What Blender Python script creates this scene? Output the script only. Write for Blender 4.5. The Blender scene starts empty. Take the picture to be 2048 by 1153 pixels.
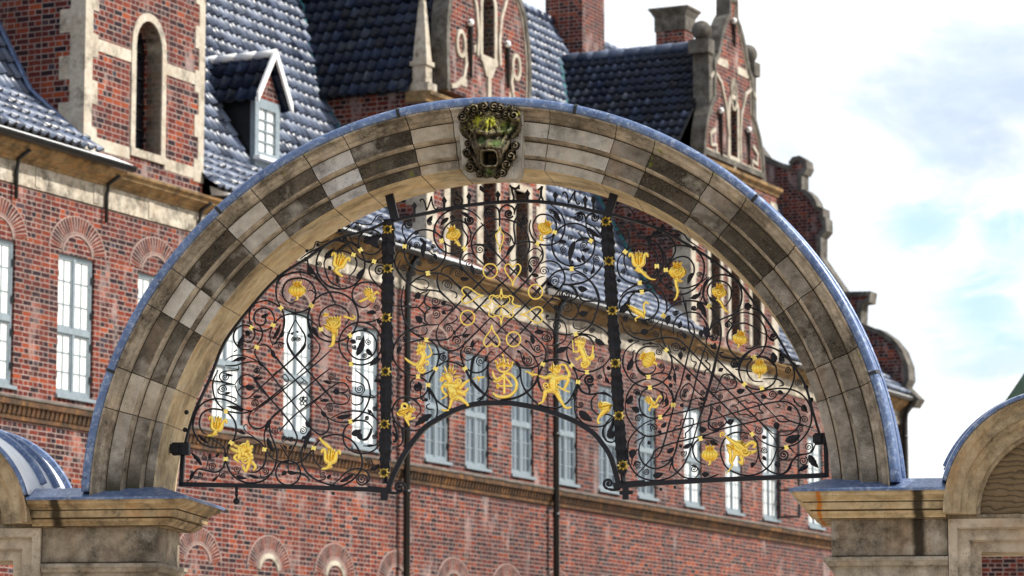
import bpy, math, random
from mathutils import Vector, Matrix
from mathutils.geometry import tessellate_polygon
random.seed(7)
R=math.radians; PI=math.pi
scn=bpy.context.scene; COL=scn.collection
# ------------------------------------------------------------------ camera model (real lens, used to read real positions off known planes)
F=6600.; TH=math.atan(933/F); EYE=1.6
def ray(px,py):
    x=(px-1024)/F; y=(576.5-py)/F
    return Vector((x, math.cos(TH)-y*math.sin(TH), math.sin(TH)+y*math.cos(TH)))
# ------------------------------------------------------------------ object helpers
def meta(o,label=None,cat=None,group=None,kind=None):
    if label: o['label']=label
    if cat: o['category']=cat
    if group: o['group']=group
    if kind: o['kind']=kind
    return o
def empty(name,loc=(0,0,0),rz=0,parent=None):
    o=bpy.data.objects.new(name,None); COL.objects.link(o); o.location=loc; o.rotation_euler=(0,0,rz); o.empty_display_size=.2
    if parent: o.parent=parent
    return o
def copy_tree(o,parent=None):
    c=o.copy(); COL.objects.link(c); c.parent=parent
    for ch in list(o.children): copy_tree(ch,c)
    return c
class MB:
    def __init__(s): s.v=[]; s.f=[]; s.m=[]; s.uv=[]; s.sm=[]
    def V(s,p): s.v.append(tuple(p)); return len(s.v)-1
    def F(s,idx,m=0,uv=None,smooth=False): s.f.append(tuple(idx)); s.m.append(m); s.uv.append(uv); s.sm.append(smooth)
    def quadp(s,a,b,c,d,m=0,uv=None): s.F([s.V(a),s.V(b),s.V(c),s.V(d)],m,uv)
    def box(s,x0,x1,y0,y1,z0,z1,m=0):
        i=[s.V((x,y,z)) for z in(z0,z1) for y in(y0,y1) for x in(x0,x1)]
        for f in((0,2,3,1),(4,5,7,6),(0,1,5,4),(1,3,7,5),(3,2,6,7),(2,0,4,6)): s.F([i[k] for k in f],m)
    def hull8(s,lo,hi,m=0):   # lo, hi: 4 points each, counter-clockwise from above
        i=[s.V(p) for p in lo]+[s.V(p) for p in hi]
        s.F([i[3],i[2],i[1],i[0]],m); s.F(i[4:8],m)
        for k in range(4): s.F([i[k],i[(k+1)%4],i[4+(k+1)%4],i[4+k]],m)
    def prism(s,outer,holes=(),y0=0,y1=.3,m=0,mh=None,back=True):
        # polygons in (x,z), front face at y0 (towards -y), back at y1
        polys=[outer]+list(holes)
        pts=[Vector((p[0],p[1],0)) for pl in polys for p in pl]
        tris=tessellate_polygon([[Vector((p[0],p[1],0)) for p in pl] for pl in polys])
        fi=[s.V((p.x,y0,p.y)) for p in pts]; bi=[s.V((p.x,y1,p.y)) for p in pts]
        for t in tris:
            a,b,c=[pts[k] for k in t]
            cr=(b-a).cross(c-a).z
            t=list(t) if cr>0 else list(t)[::-1]
            s.F([fi[k] for k in t],m)
            if back: s.F([bi[k] for k in t][::-1],m)
        o=0
        for n,pl in enumerate(polys):
            ar=sum(pl[k][0]*pl[(k+1)%len(pl)][1]-pl[(k+1)%len(pl)][0]*pl[k][1] for k in range(len(pl)))
            ccw=ar>0
            if n: ccw=not ccw
            for k in range(len(pl)):
                a=o+k; b=o+(k+1)%len(pl)
                if not ccw: a,b=b,a
                s.F([fi[a],bi[a],bi[b],fi[b]],m if (n==0 or mh is None) else mh)
            o+=len(pl)
    def ribbon(s,line,win,wout,y0,y1,m=0,closed=False,smooth=False):
        # square-section band following a polyline in (x,z); left side = wout, right side = win
        n=len(line); rows=[]
        for k in range(n):
            a=line[(k-1)%n] if (closed or k>0) else line[k]; b=line[(k+1)%n] if (closed or k<n-1) else line[k]
            d=Vector((b[0]-a[0],b[1]-a[1])); d=d.normalized() if d.length>1e-9 else Vector((1,0))
            nx,nz=-d.y,d.x; x,z=line[k][0],line[k][1]
            pi=(x-nx*win,z-nz*win); po=(x+nx*wout,z+nz*wout)
            rows.append([s.V((pi[0],y0,pi[1])),s.V((po[0],y0,po[1])),s.V((po[0],y1,po[1])),s.V((pi[0],y1,pi[1]))])
        for k in range(n if closed else n-1):
            A=rows[k];B=rows[(k+1)%n]
            for j in range(4): s.F([A[j],A[(j+1)%4],B[(j+1)%4],B[j]],m,None,smooth)
        if not closed: s.F(rows[0][::-1],m); s.F(rows[-1],m)
    def tube(s,pts,r,sides=6,m=0,flat=1.0,caps=True,up=None):
        # round tube along 3-D points; r a number or list; flat scales the section along 'up'
        pts=[Vector(p) for p in pts]; n=len(pts)
        if n<2: return
        rr=r if isinstance(r,(list,tuple)) else [r]*n
        up=Vector(up) if up else Vector((0,1,0)); rows=[]
        for k in range(n):
            d=pts[min(k+1,n-1)]-pts[max(k-1,0)]
            if d.length<1e-9: d=Vector((1,0,0))
            d.normalize(); u=up
            if abs(d.dot(u))>.95: u=Vector((1,0,0)) if abs(d.x)<.9 else Vector((0,0,1))
            a=d.cross(u).normalized(); b=a.cross(d).normalized()
            rows.append([s.V(pts[k]+(a*math.cos(2*PI*j/sides)+b*math.sin(2*PI*j/sides)*flat)*rr[k]) for j in range(sides)])
        for k in range(n-1):
            for j in range(sides): s.F([rows[k][j],rows[k][(j+1)%sides],rows[k+1][(j+1)%sides],rows[k+1][j]],m,None,True)
        if caps: s.F(rows[0][::-1],m); s.F(rows[-1],m)
    def sphere(s,c,r,seg=10,m=0,sc=(1,1,1)):
        c=Vector(c); rows=[]
        for i in range(1,seg):
            t=PI*i/seg
            rows.append([s.V((c.x+r*sc[0]*math.sin(t)*math.cos(2*PI*j/seg),c.y+r*sc[1]*math.sin(t)*math.sin(2*PI*j/seg),c.z+r*sc[2]*math.cos(t))) for j in range(seg)])
        T=s.V((c.x,c.y,c.z+r*sc[2])); B=s.V((c.x,c.y,c.z-r*sc[2]))
        for j in range(seg):
            k=(j+1)%seg
            s.F([T,rows[0][j],rows[0][k]],m,None,True); s.F([B,rows[-1][k],rows[-1][j]],m,None,True)
            for i in range(len(rows)-1): s.F([rows[i][j],rows[i+1][j],rows[i+1][k],rows[i][k]],m,None,True)
    def arcsweep(s,cx,cz,prof,a0,a1,n,m=0,closed=True,caps=True,smooth=False,uvoff=(0,0)):
        # profile of (radius, y) swept round (cx,cz) in the x-z plane, angles in degrees from +x
        rows=[]; P=len(prof); cum=[0]
        for k in range(P): cum.append(cum[-1]+math.dist(prof[k],prof[(k+1)%P]))
        for i in range(n+1):
            a=R(a0+(a1-a0)*i/n)
            rows.append([s.V((cx+p[0]*math.cos(a),p[1],cz+p[0]*math.sin(a))) for p in prof])
        rm=sum(p[0] for p in prof)/P
        for i in range(n):
            u0=R(a0+(a1-a0)*i/n)*rm+uvoff[0]; u1=R(a0+(a1-a0)*(i+1)/n)*rm+uvoff[0]
            for j in range(P if closed else P-1):
                k=(j+1)%P
                uv=[(u0,cum[j]+uvoff[1]),(u0,cum[j+1]+uvoff[1]),(u1,cum[j+1]+uvoff[1]),(u1,cum[j]+uvoff[1])]
                s.F([rows[i][j],rows[i][k],rows[i+1][k],rows[i+1][j]],m,uv,smooth)
        if caps and closed:
            s.F(rows[0][::-1],m); s.F(rows[-1],m)
    def build(s,name,mats,parent=None,fix=False,bevel=0):
        me=bpy.data.meshes.new(name); me.from_pydata(s.v,[],s.f)
        if not isinstance(mats,(list,tuple)): mats=[mats]
        for m in mats: me.materials.append(m)
        me.polygons.foreach_set('material_index',s.m); me.polygons.foreach_set('use_smooth',s.sm)
        if fix:
            import bmesh
            bm=bmesh.new(); bm.from_mesh(me); bmesh.ops.recalc_face_normals(bm,faces=bm.faces); bm.to_mesh(me); bm.free()
        me.update()
        ul=me.uv_layers.new(name='UVMap'); dat=ul.data
        for p in me.polygons:
            cu=s.uv[p.index] if (p.index<len(s.uv) and not fix) else None
            if cu:
                for li,c in zip(p.loop_indices,cu): dat[li].uv=c
            else:
                nx,ny,nz=(abs(c) for c in p.normal)
                for li in p.loop_indices:
                    x,y,z=me.vertices[me.loops[li].vertex_index].co
                    dat[li].uv=(x,y) if nz>max(nx,ny)*1.2 else ((y+.37,z) if nx>ny else (x,z))
        o=bpy.data.objects.new(name,me); COL.objects.link(o)
        if parent: o.parent=parent
        if bevel:
            b=o.modifiers.new('bevel','BEVEL'); b.width=bevel; b.segments=2; b.limit_method='ANGLE'; b.angle_limit=R(50)
        return o
# ------------------------------------------------------------------ node helper
class NT:
    def __init__(s,name,world=False):
        s.mat=bpy.data.worlds.new(name) if world else bpy.data.materials.new(name)
        s.mat.use_nodes=True; s.nt=s.mat.node_tree; s.nt.nodes.clear()
        s.out=s.nt.nodes.new('ShaderNodeOutputWorld' if world else 'ShaderNodeOutputMaterial')
    def n(s,t,**k):
        nd=s.nt.nodes.new('ShaderNode'+t)
        for a,b in k.items():
            if a.startswith('i_'):
                key=a[2:].replace('_',' ')
                s.set(nd.inputs[int(key)] if key.isdigit() else nd.inputs[key],b)
            else: setattr(nd,a,b)
        return nd
    def set(s,inp,b):
        if isinstance(b,bpy.types.NodeSocket): s.nt.links.new(b,inp)
        elif isinstance(b,bpy.types.Node): s.nt.links.new(b.outputs[0],inp)
        else:
            if hasattr(inp,'default_value') and isinstance(b,(tuple,list)) and len(b)==3 and inp.type=='RGBA': b=(*b,1)
            inp.default_value=b
    def math(s,op,a,b=0.0,c=None,clamp=False):
        nd=s.n('Math',operation=op,use_clamp=clamp); s.set(nd.inputs[0],a); s.set(nd.inputs[1],b)
        if c is not None: s.set(nd.inputs[2],c)
        return nd.outputs[0]
    def mix(s,f,a,b,mode='MIX'):
        nd=s.n('Mix',data_type='RGBA',blend_type=mode); s.set(nd.inputs[0],f); s.set(nd.inputs[6],a); s.set(nd.inputs[7],b)
        return nd.outputs[2]
    def ramp(s,f,stops,interp='LINEAR'):
        nd=s.n('ValToRGB'); cr=nd.color_ramp; cr.interpolation=interp
        while len(cr.elements)<len(stops): cr.elements.new(.5)
        for e,(p,c) in zip(cr.elements,stops):
            e.position=p; e.color=(*c,1) if not isinstance(c,(int,float)) else (c,c,c,1)
        s.set(nd.inputs[0],f); return nd.outputs[0]
    def uv(s): return s.n('UVMap',uv_map='UVMap').outputs[0]
    def obj(s): return s.n('TexCoord').outputs['Object']
    def mapping(s,v,loc=(0,0,0),sc=(1,1,1),rot=(0,0,0)):
        nd=s.n('Mapping'); s.set(nd.inputs[0],v); nd.inputs[1].default_value=loc; nd.inputs[2].default_value=rot; nd.inputs[3].default_value=sc; return nd.outputs[0]
    def noise(s,v,scale,detail=4,rough=.55,dist=0):
        nd=s.n('TexNoise'); s.set(nd.inputs['Vector'],v); nd.inputs['Scale'].default_value=scale; nd.inputs['Detail'].default_value=detail
        nd.inputs['Roughness'].default_value=rough; nd.inputs['Distortion'].default_value=dist; return nd.outputs[0]
    def bump(s,h,strength=.5,dist=.02,normal=None):
        nd=s.n('Bump'); s.set(nd.inputs['Height'],h); nd.inputs['Strength'].default_value=strength; nd.inputs['Distance'].default_value=dist
        if normal: s.set(nd.inputs['Normal'],normal)
        return nd.outputs[0]
    def pbr(s,col,rough=.8,metal=0.0,normal=None,spec=.3,**k):
        nd=s.n('BsdfPrincipled'); s.set(nd.inputs['Base Color'],col); s.set(nd.inputs['Roughness'],rough); s.set(nd.inputs['Metallic'],metal)
        s.set(nd.inputs['Specular IOR Level'],spec)
        if normal: s.set(nd.inputs['Normal'],normal)
        for a,b in k.items(): s.set(nd.inputs[a.replace('_',' ')],b)
        s.nt.links.new(nd.outputs[0],s.out.inputs[0]); return s.mat
# ------------------------------------------------------------------ materials
def brick_mat(name,reds=None,mortar=(.36,.275,.25),white=.40,seed=0.,bw=.235,rh=.08):
    t=NT(name); uv=t.uv(); uv=t.mapping(uv,(seed,seed*.3,0))
    w=t.n('TexNoise'); t.set(w.inputs['Vector'],uv); w.inputs['Scale'].default_value=7; w.inputs['Detail'].default_value=2
    wv=t.n('VectorMath',operation='MULTIPLY_ADD'); t.set(wv.inputs[0],w.outputs['Color']); wv.inputs[1].default_value=(.016,.012,0); t.set(wv.inputs[2],uv)
    b=t.n('TexBrick',offset=.5,offset_frequency=2,squash=.55,squash_frequency=2)
    t.set(b.inputs['Vector'],wv.outputs[0])
    for k,v in(('Color1',(0,0,0,1)),('Color2',(1,1,1,1)),('Mortar',(.5,.5,.5,1)),('Scale',1.),('Mortar Size',.0085),('Mortar Smooth',.15),('Bias',0.),('Brick Width',bw),('Row Height',rh)): b.inputs[k].default_value=v
    reds=reds or [(0,(.007,.007,.016)),(.13,(.022,.007,.011)),(.28,(.062,.012,.012)),(.46,(.118,.018,.011)),(.64,(.160,.026,.013)),(.79,(.205,.040,.016)),(.91,(.31,.072,.022)),(.955,(.12,.038,.024)),(1,(.036,.044,.07))]
    c=t.ramp(b.outputs['Color'],reds,'CONSTANT' if False else 'LINEAR')
    fine=t.noise(uv,38,3,.7); c=t.mix(.35,c,t.mix(fine,(.05,.015,.012),(.42,.16,.09)),'SOFT_LIGHT')
    big=t.noise(uv,.45,6,.66); run=t.noise(t.mapping(uv,(2,9,0),(1.7,.16,1)),1.0,6,.7); dk=t.math('MAXIMUM',t.ramp(big,[(.42,0.),(.60,.8)]),t.ramp(run,[(.52,0.),(.66,.6)])); c=t.mix(dk,c,t.mix(.65,c,(.030,.014,.018)))
    bl=t.noise(t.mapping(uv,(3.1,8,0),(2.2,.75,1)),1.0,5,.65)
    eff=t.math('MULTIPLY',t.ramp(bl,[(.56,0.),(.68,1.)]),white)
    c=t.mix(eff,c,(.52,.42,.40))
    m=t.mix(t.ramp(t.noise(uv,5,5,.7),[(.3,0.),(.7,1.)]),tuple(v*1.2 for v in mortar),tuple(v*.45 for v in mortar)); m=t.mix(t.math('MULTIPLY',dk,.6),m,tuple(v*.4 for v in mortar))
    c=t.mix(b.outputs['Fac'],c,m)
    h=t.math('MULTIPLY_ADD',b.outputs['Fac'],-1.,t.math('MULTIPLY',fine,.35))
    return t.pbr(c,.85,0,t.bump(h,.8,.02),.25)
def stone_mat(name,base=(.40,.30,.185),pale=(.50,.42,.32),soot=.3,moss=.0,seed=0.,tool=0.,rust=.3,wet=0.,basedark=False,toolv=False,slot=False):
    t=NT(name); uv=t.uv(); ob=t.mapping(t.obj(),(seed*3.7,seed*1.3,seed*2.1))
    n1=t.noise(ob,2.6,6,.62); n2=t.noise(ob,14,5,.65); n3=t.noise(t.mapping(ob,(5,2,9),(1,1,.28)),7,5,.65)
    c=t.mix(t.ramp(n1,[(.3,0.),(.7,1.)]),base,pale)
    c=t.mix(t.ramp(n3,[(.48,0.),(.68,rust)]),c,(.36,.17,.05))
    c=t.mix(t.math('MULTIPLY',t.ramp(n2,[(.35,0.),(.7,1.)]),.45),c,tuple(v*.45 for v in base))
    d1=t.noise(t.mapping(ob,(2,7,1)),3.4,8,.72); lo=.78-.62*soot
    dm=t.ramp(d1,[(max(.02,lo-.09),0.),(min(.98,lo+.13),1.)])
    dm=t.math('MULTIPLY',dm,t.math('MULTIPLY_ADD',t.noise(ob,60,3,.8),1.3,.2,True),clamp=True)
    crust=t.mix(t.ramp(t.noise(ob,55,4,.8),[(.38,0.),(.66,1.)]),(.008,.0065,.005),(.070,.058,.044))
    if soot>0: c=t.mix(dm,c,crust)
    if soot>.4:
        li=t.n('TexVoronoi'); t.set(li.inputs['Vector'],t.mapping(ob,(1,5,2))); li.inputs['Scale'].default_value=75
        c=t.mix(t.math('MULTIPLY',t.math('LESS_THAN',li.outputs['Distance'],.20),t.math('GREATER_THAN',t.noise(ob,11,3),.52)),c,(.22,.205,.16))
    if tool:
        gm=t.noise(t.mapping(t.obj(),(1.7,.3,4.1)),1.9,7,.68); c=t.mix(t.math('MULTIPLY',t.ramp(gm,[(.47,0.),(.62,1.)]),t.math('MULTIPLY_ADD',n2,.7,.2)),c,(.06,.05,.038))
        g2=t.noise(t.mapping(t.obj(),(7.7,2.3,.1)),2.7,6,.65); c=t.mix(t.ramp(g2,[(.56,0.),(.68,.45)]),c,(.62,.57,.50))
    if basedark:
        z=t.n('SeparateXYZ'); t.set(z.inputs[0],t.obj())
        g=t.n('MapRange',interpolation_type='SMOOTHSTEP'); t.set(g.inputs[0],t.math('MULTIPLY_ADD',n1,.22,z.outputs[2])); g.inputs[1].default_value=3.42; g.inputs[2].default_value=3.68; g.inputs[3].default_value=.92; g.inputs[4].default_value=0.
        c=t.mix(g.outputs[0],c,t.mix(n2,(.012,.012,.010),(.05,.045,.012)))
    if wet:
        x=t.n('SeparateXYZ'); t.set(x.inputs[0],t.obj())
        for(xc,wd,colr) in((2.80,.055,(.012,.009,.006)),(2.16,.022,(.42,.14,.015))) if wet>0 else ((-2.98,.05,(.02,.014,.008)),):
            q=t.math('ABSOLUTE',t.math('SUBTRACT',t.math('MULTIPLY_ADD',t.noise(ob,9,3),.05,x.outputs[0]),xc+.025))
            g=t.n('MapRange',interpolation_type='SMOOTHSTEP'); t.set(g.inputs[0],q); g.inputs[1].default_value=wd*.35; g.inputs[2].default_value=wd; g.inputs[3].default_value=.92; g.inputs[4].default_value=0.
            c=t.mix(g.outputs[0],c,colr)
    if moss>0:
        mm=t.noise(t.mapping(ob,(9,4,3)),9,6,.7); c=t.mix(t.ramp(mm,[(.68-.3*moss,0.),(.78-.25*moss,.9)]),c,(.16,.19,.015))
    sp=t.n('TexVoronoi'); t.set(sp.inputs['Vector'],ob); sp.inputs['Scale'].default_value=42
    c=t.mix(t.math('MULTIPLY',t.math('LESS_THAN',sp.outputs['Distance'],.13),t.math('GREATER_THAN',n1,.57)),c,(.02,.016,.012))
    h=t.math('ADD',t.math('MULTIPLY',n2,.6),t.math('MULTIPLY',dm,.35))
    if tool:
        wv=t.n('TexWave',wave_type='BANDS',bands_direction='X'); t.set(wv.inputs['Vector'],t.mapping(uv,(0,0,0),(1,1,1),(0,0,0))); wv.inputs['Scale'].default_value=32; wv.inputs['Distortion'].default_value=1.2; wv.inputs['Detail'].default_value=1; wv.inputs['Detail Scale'].default_value=.8
        h=t.math('MULTIPLY_ADD',wv.outputs['Fac'],tool,h)
        c=t.mix(t.math('MULTIPLY',wv.outputs['Fac'],.28*tool),c,tuple(v*.35 for v in base))
    return t.pbr(c,.88,0,t.bump(h,.55,.012),.2)
def simple(name,col,rough=.6,metal=0.,var=.25,scale=18,spec=.4,bump=.15,bd=.004):
    t=NT(name); ob=t.obj(); n=t.noise(ob,scale,5,.6)
    c=t.mix(t.ramp(n,[(.3,0.),(.7,1.)]),tuple(v*(1-var) for v in col),tuple(min(1,v*(1+var)) for v in col))
    return t.pbr(c,t.math('MULTIPLY_ADD',n,.2,rough-.1),metal,t.bump(n,bump,bd),spec)
def lead_mat():
    t=NT('lead_sheet'); ob=t.obj(); n=t.noise(ob,5,7,.7); n2=t.noise(t.mapping(ob,(1,2,3),(1,1,1)),30,5,.75)
    c=t.mix(t.ramp(n,[(.35,0.),(.65,1.)]),(.05,.085,.19),(.12,.18,.33))
    c=t.mix(t.ramp(n2,[(.50,0.),(.70,.7)]),c,(.40,.46,.58))
    c=t.mix(t.ramp(t.noise(ob,17,4,.7),[(.6,0.),(.7,.8)]),c,(.02,.03,.06))
    return t.pbr(c,.42,.25,t.bump(n2,.25,.004),.5)
def tile_mat(name,dark,lite,rough=.22,spec=.5):
    t=NT(name); uv=t.uv(); s=t.n('SeparateXYZ'); t.set(s.inputs[0],uv)
    u=t.math('FLOOR',s.outputs[0]); v=t.math('FLOOR',s.outputs[1]); cb=t.n('CombineXYZ'); t.set(cb.inputs[0],u); t.set(cb.inputs[1],v)
    w=t.n('TexWhiteNoise',noise_dimensions='2D'); t.set(w.inputs[0],cb.outputs[0]); ob=t.obj()
    n=t.noise(ob,1.3,6,.7); n2=t.noise(ob,25,4,.7)
    c=t.mix(w.outputs[0],dark,lite)
    c=t.mix(t.math('MULTIPLY',t.ramp(n,[(.55,0.),(.72,1.)]),t.math('MULTIPLY',w.outputs[0],.5)),c,(.11,.12,.09))
    r=t.math('MULTIPLY_ADD',w.outputs[0],.18,t.math('MULTIPLY_ADD',n2,.18,rough-.08))
    return t.pbr(c,r,0,t.bump(n2,.12,.01),spec)
def gold_mat():
    t=NT('gilding'); ob=t.obj(); n=t.noise(ob,45,5,.7); n2=t.noise(t.mapping(ob,(4,1,7)),16,5,.7)
    c=t.mix(n,(1.,.63,.035),(1.,.77,.14)); wear=t.ramp(n2,[(.66,0.),(.72,1.)])
    c=t.mix(wear,c,(.035,.02,.012))
    gm=t.n('NewGeometry'); pt=t.ramp(gm.outputs['Pointiness'],[(.455,1.),(.497,0.)]); c=t.mix(t.math('MULTIPLY',pt,.9),c,(.10,.042,.006)); c=t.mix(t.ramp(gm.outputs['Pointiness'],[(.52,0.),(.60,.45)]),c,(1.,.86,.34))  # crevice grime and shade painted dark, raised edges painted as highlights
    m=t.math('MULTIPLY_ADD',wear,-.5,.74)
    return t.pbr(c,.22,m,t.bump(n,.35,.006),.5)
def iron_mat(name='wrought_iron',col=(.0045,.005,.010),rough=.38):
    t=NT(name); ob=t.obj(); n=t.noise(ob,30,5,.7); n2=t.noise(ob,8,4,.6)
    c=t.mix(t.ramp(n2,[(.5,0.),(.75,1.)]),col,tuple(v*2.2 for v in col))
    return t.pbr(c,t.math('MULTIPLY_ADD',n,.2,rough),.0,t.bump(n,.3,.003),.30)
def pane_mat(name,base,refl,rough=.03):
    t=NT(name); ob=t.obj(); n=t.noise(ob,1.7,2,.5); bp=t.bump(n,.10,.05)
    wv=t.n('TexWave',bands_direction='X'); t.set(wv.inputs['Vector'],ob); wv.inputs['Scale'].default_value=3.1; wv.inputs['Distortion'].default_value=2.5; wv.inputs['Detail'].default_value=2
    d=t.n('BsdfDiffuse'); t.set(d.inputs[0],t.mix(t.math('MULTIPLY',wv.outputs['Fac'],.45),base,tuple(v*.55 for v in base))); g=t.n('BsdfGlossy'); t.set(g.inputs[0],(.95,.98,1.)); g.inputs['Roughness'].default_value=rough; t.set(g.inputs['Normal'],bp)
    f=t.n('Fresnel'); f.inputs[0].default_value=1.5
    k=t.math('MULTIPLY_ADD',f.outputs[0],.6,refl,True)
    mx=t.n('MixShader'); t.set(mx.inputs[0],k); t.set(mx.inputs[1],d.outputs[0]); t.set(mx.inputs[2],g.outputs[0])
    t.nt.links.new(mx.outputs[0],t.out.inputs[0]); return t.mat
M={}
M['brick']=brick_mat('red_brick')
M['brick_gable']=brick_mat('gable_brick',seed=3.3,white=.55,rh=.09)
M['brick_fan']=None
M['stone_trim']=stone_mat('pale_stone_trim',(.38,.335,.27),(.56,.52,.45),.30,seed=2,rust=.15)
M['stone_dark']=stone_mat('weathered_dark_stone',(.10,.095,.09),(.20,.19,.17),.45,seed=5,rust=.1)
M['stone_ochre']=stone_mat('ochre_cornice_stone',(.25,.155,.07),(.36,.25,.13),.42,seed=6,rust=.6)
M['plaster']=stone_mat('pale_frieze_plaster',(.44,.39,.31),(.58,.54,.47),.42,seed=8,rust=.25)
M['lead']=lead_mat()
M['zinc_and_glint']=simple('pale_zinc_and_sun_glint',(.80,.81,.82),.5,.0,.10,6)  # pale metal; also paints sun glint on eaves tiles and sunlit lead
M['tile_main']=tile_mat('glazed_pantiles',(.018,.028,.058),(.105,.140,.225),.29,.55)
M['tile_bay']=tile_mat('shade_darkened_pantiles',(.002,.0035,.009),(.009,.018,.048),.30,.22)  # same pantiles with the bay slopes' shade put into the colour
M['copper']=simple('green_copper',(.02,.13,.15),.5,.1,.4,9)
M['iron']=iron_mat()
M['gold']=gold_mat()
M['black_paint']=simple('black_painted_iron',(.006,.007,.008),.35,0,.3,10)
M['frame_paint']=simple('grey_blue_window_paint',(.20,.245,.28),.5,0,.15,12)
M['pane_bright']=pane_mat('bright_reflection_glass',(.93,.96,.96),.22)  # white base paints the bright sky reflected in the panes
M['pane_dim']=pane_mat('dim_window_glass',(.055,.08,.105),.17)
M['pane_dark']=pane_mat('dark_slot_glass',(.006,.007,.010),.02)
# ================================================================== STONE GATEWAY
GA=R(8.25); GO=Vector((-.107,22.,0)); GUX=Vector((math.cos(GA),-math.sin(GA),0)); GUY=Vector((math.sin(GA),math.cos(GA),0))
def G(px,py,dep=0.):      # picture reading -> (x, z) on the gateway's own plane at depth dep
    r=ray(px,py); b=GO+GUY*dep
    t=(b.x*GUY.x+b.y*GUY.y)/(r.x*GUY.x+r.y*GUY.y); P=r*t
    return ((P-GO).dot(GUX), P.z+EYE)
GW=empty('stone_gateway',GO,-GA)
meta(GW,'weathered sandstone gateway with a great round arch, lead capping and a carved mask keystone','gateway')
CX,CZ=-.057,3.24
V={'pale':stone_mat('voussoir_pale',(0.470,0.428,0.370),(0.755,0.730,0.671),.24,seed=1,tool=.7,rust=.22),
   'blue':stone_mat('voussoir_grey',(0.460,0.444,0.435),(0.741,0.724,0.724),.32,seed=2,tool=.75,rust=.10),
   'tan':stone_mat('voussoir_tan',(0.459,0.388,0.300),(0.643,0.568,0.467),.24,seed=3,tool=.6,rust=.45),
   'mid':stone_mat('voussoir_brown',(0.259,0.225,0.188),(0.431,0.382,0.326),.40,seed=4,tool=.75,rust=.30),
   'dark':stone_mat('voussoir_sooty',(0.163,0.141,0.115),(0.294,0.258,0.212),.55,seed=5,tool=.7,moss=.16,rust=.32),
   'vdark':stone_mat('voussoir_black_crust',(0.095,0.080,0.064),(0.198,0.169,0.135),.63,seed=6,tool=.5,moss=.22,rust=.30),
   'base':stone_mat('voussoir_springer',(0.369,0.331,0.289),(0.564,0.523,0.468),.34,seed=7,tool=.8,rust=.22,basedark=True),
   'soffit':stone_mat('tan_soffit_stone',(0.605,0.459,0.269),(0.740,0.627,0.426),.16,seed=9,tool=.14,rust=.45),  # soffit faces take a warmer, paler stone colour with little soot
   'lip':stone_mat('moulded_outer_lip_stone',(0.438,0.370,0.286),(0.586,0.511,0.418),.44,seed=11,tool=.2,moss=.22,rust=.28)}
JOINT=simple('lime_mortar',(.44,.35,.27),.9,0,.25,30,.1)
PR=[(2.296,.62),(2.296,0),(2.358,0),(2.361,.006),(2.366,.006),(2.372,-.012),(2.380,-.030),(2.386,-.034),(2.388,-.045),(2.478,-.045),(2.481,-.037),(2.486,-.037),(2.493,-.06),(2.503,-.082),(2.512,-.088),(2.515,-.105),
    (2.612,-.105),(2.615,-.096),(2.620,-.096),(2.630,-.115),(2.645,-.13),(2.655,-.15),(2.680,-.165),(2.695,-.20),(2.700,-.215),(2.714,-.22),(2.714,.64)]
PR=[(r+.2*min(0,y*.8),min(y,y*.8)) if y<0 else (r,y) for r,y in PR]; PR[-1]=(PR[-2][0],.64)
QUIRK_DARK=simple('quirk_dirt_and_shade',(.075,.056,.036),.95,0,.4,40,.1)  # groove dirt plus painted-in shade, so the moulding lines read
def arcm(mb,prof,a0,a1,n,mats_by_edge,uvo=(0,0)):
    k0=len(mb.f); mb.arcsweep(CX,CZ,prof,a0,a1,n,0,True,True,False,uvo); P=len(prof)
    for q in range(n*P): mb.m[k0+q]=mats_by_edge(q%P)
angs=[1.2,16.8,22,32.6,38.9,48.7,54.7,64.3,70.3,80.3,86.0]
tone=['base','mid','dark','mid','vdark','mid','vdark','mid','pale','pale']
angl=[94.9,101.5,111,117.4,126.5,133.1,142.8,149,159.1,165.2,178.8]
tonel=['tan','vdark','blue','dark','pale','vdark','pale','dark','tan','base']
rv=random.Random(3)
for A,T in((angs,tone),(angl,tonel)):
    for k in range(len(T)):
        mb=MB(); dy=rv.uniform(-.003,.003); dr=rv.uniform(-.002,.002)
        pr=[(r,y+(dy if y<.1 else 0)) for r,y in PR]
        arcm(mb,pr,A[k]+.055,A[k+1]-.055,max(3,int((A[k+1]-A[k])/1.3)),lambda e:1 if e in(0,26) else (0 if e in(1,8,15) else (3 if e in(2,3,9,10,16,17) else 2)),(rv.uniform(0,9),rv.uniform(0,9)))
        mb.build('voussoir',[V[T[k]],V['soffit'],V['lip'],QUIRK_DARK],GW,bevel=.004)
mb=MB(); mb.arcsweep(CX,CZ,[(2.304,.61),(2.304,.012),(2.366,.03),(2.48,-.01),(2.60,-.045),(2.66,-.10),(2.665,.6)],1.2,178.8,110); mb.build('mortar_joint',JOINT,GW)
# keystone block with cut lower corners
kp=[G(*p,-.16) for p in((917,219),(919,260),(925.5,346),(937,358),(1032,358),(1041,345.5),(1045,260),(1046,219))]
mb=MB(); mb.prism(kp,(),-.165,.0)
KS=mb.build('keystone',[V['pale']],GW,fix=True,bevel=.006)
mb=MB(); arcm(mb,PR,86.06,94.84,8,lambda e:1 if e in(0,26) else 0,(3,5)); mb.build('keystone_core',[V['pale'],V['soffit']],KS,bevel=.004)
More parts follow.
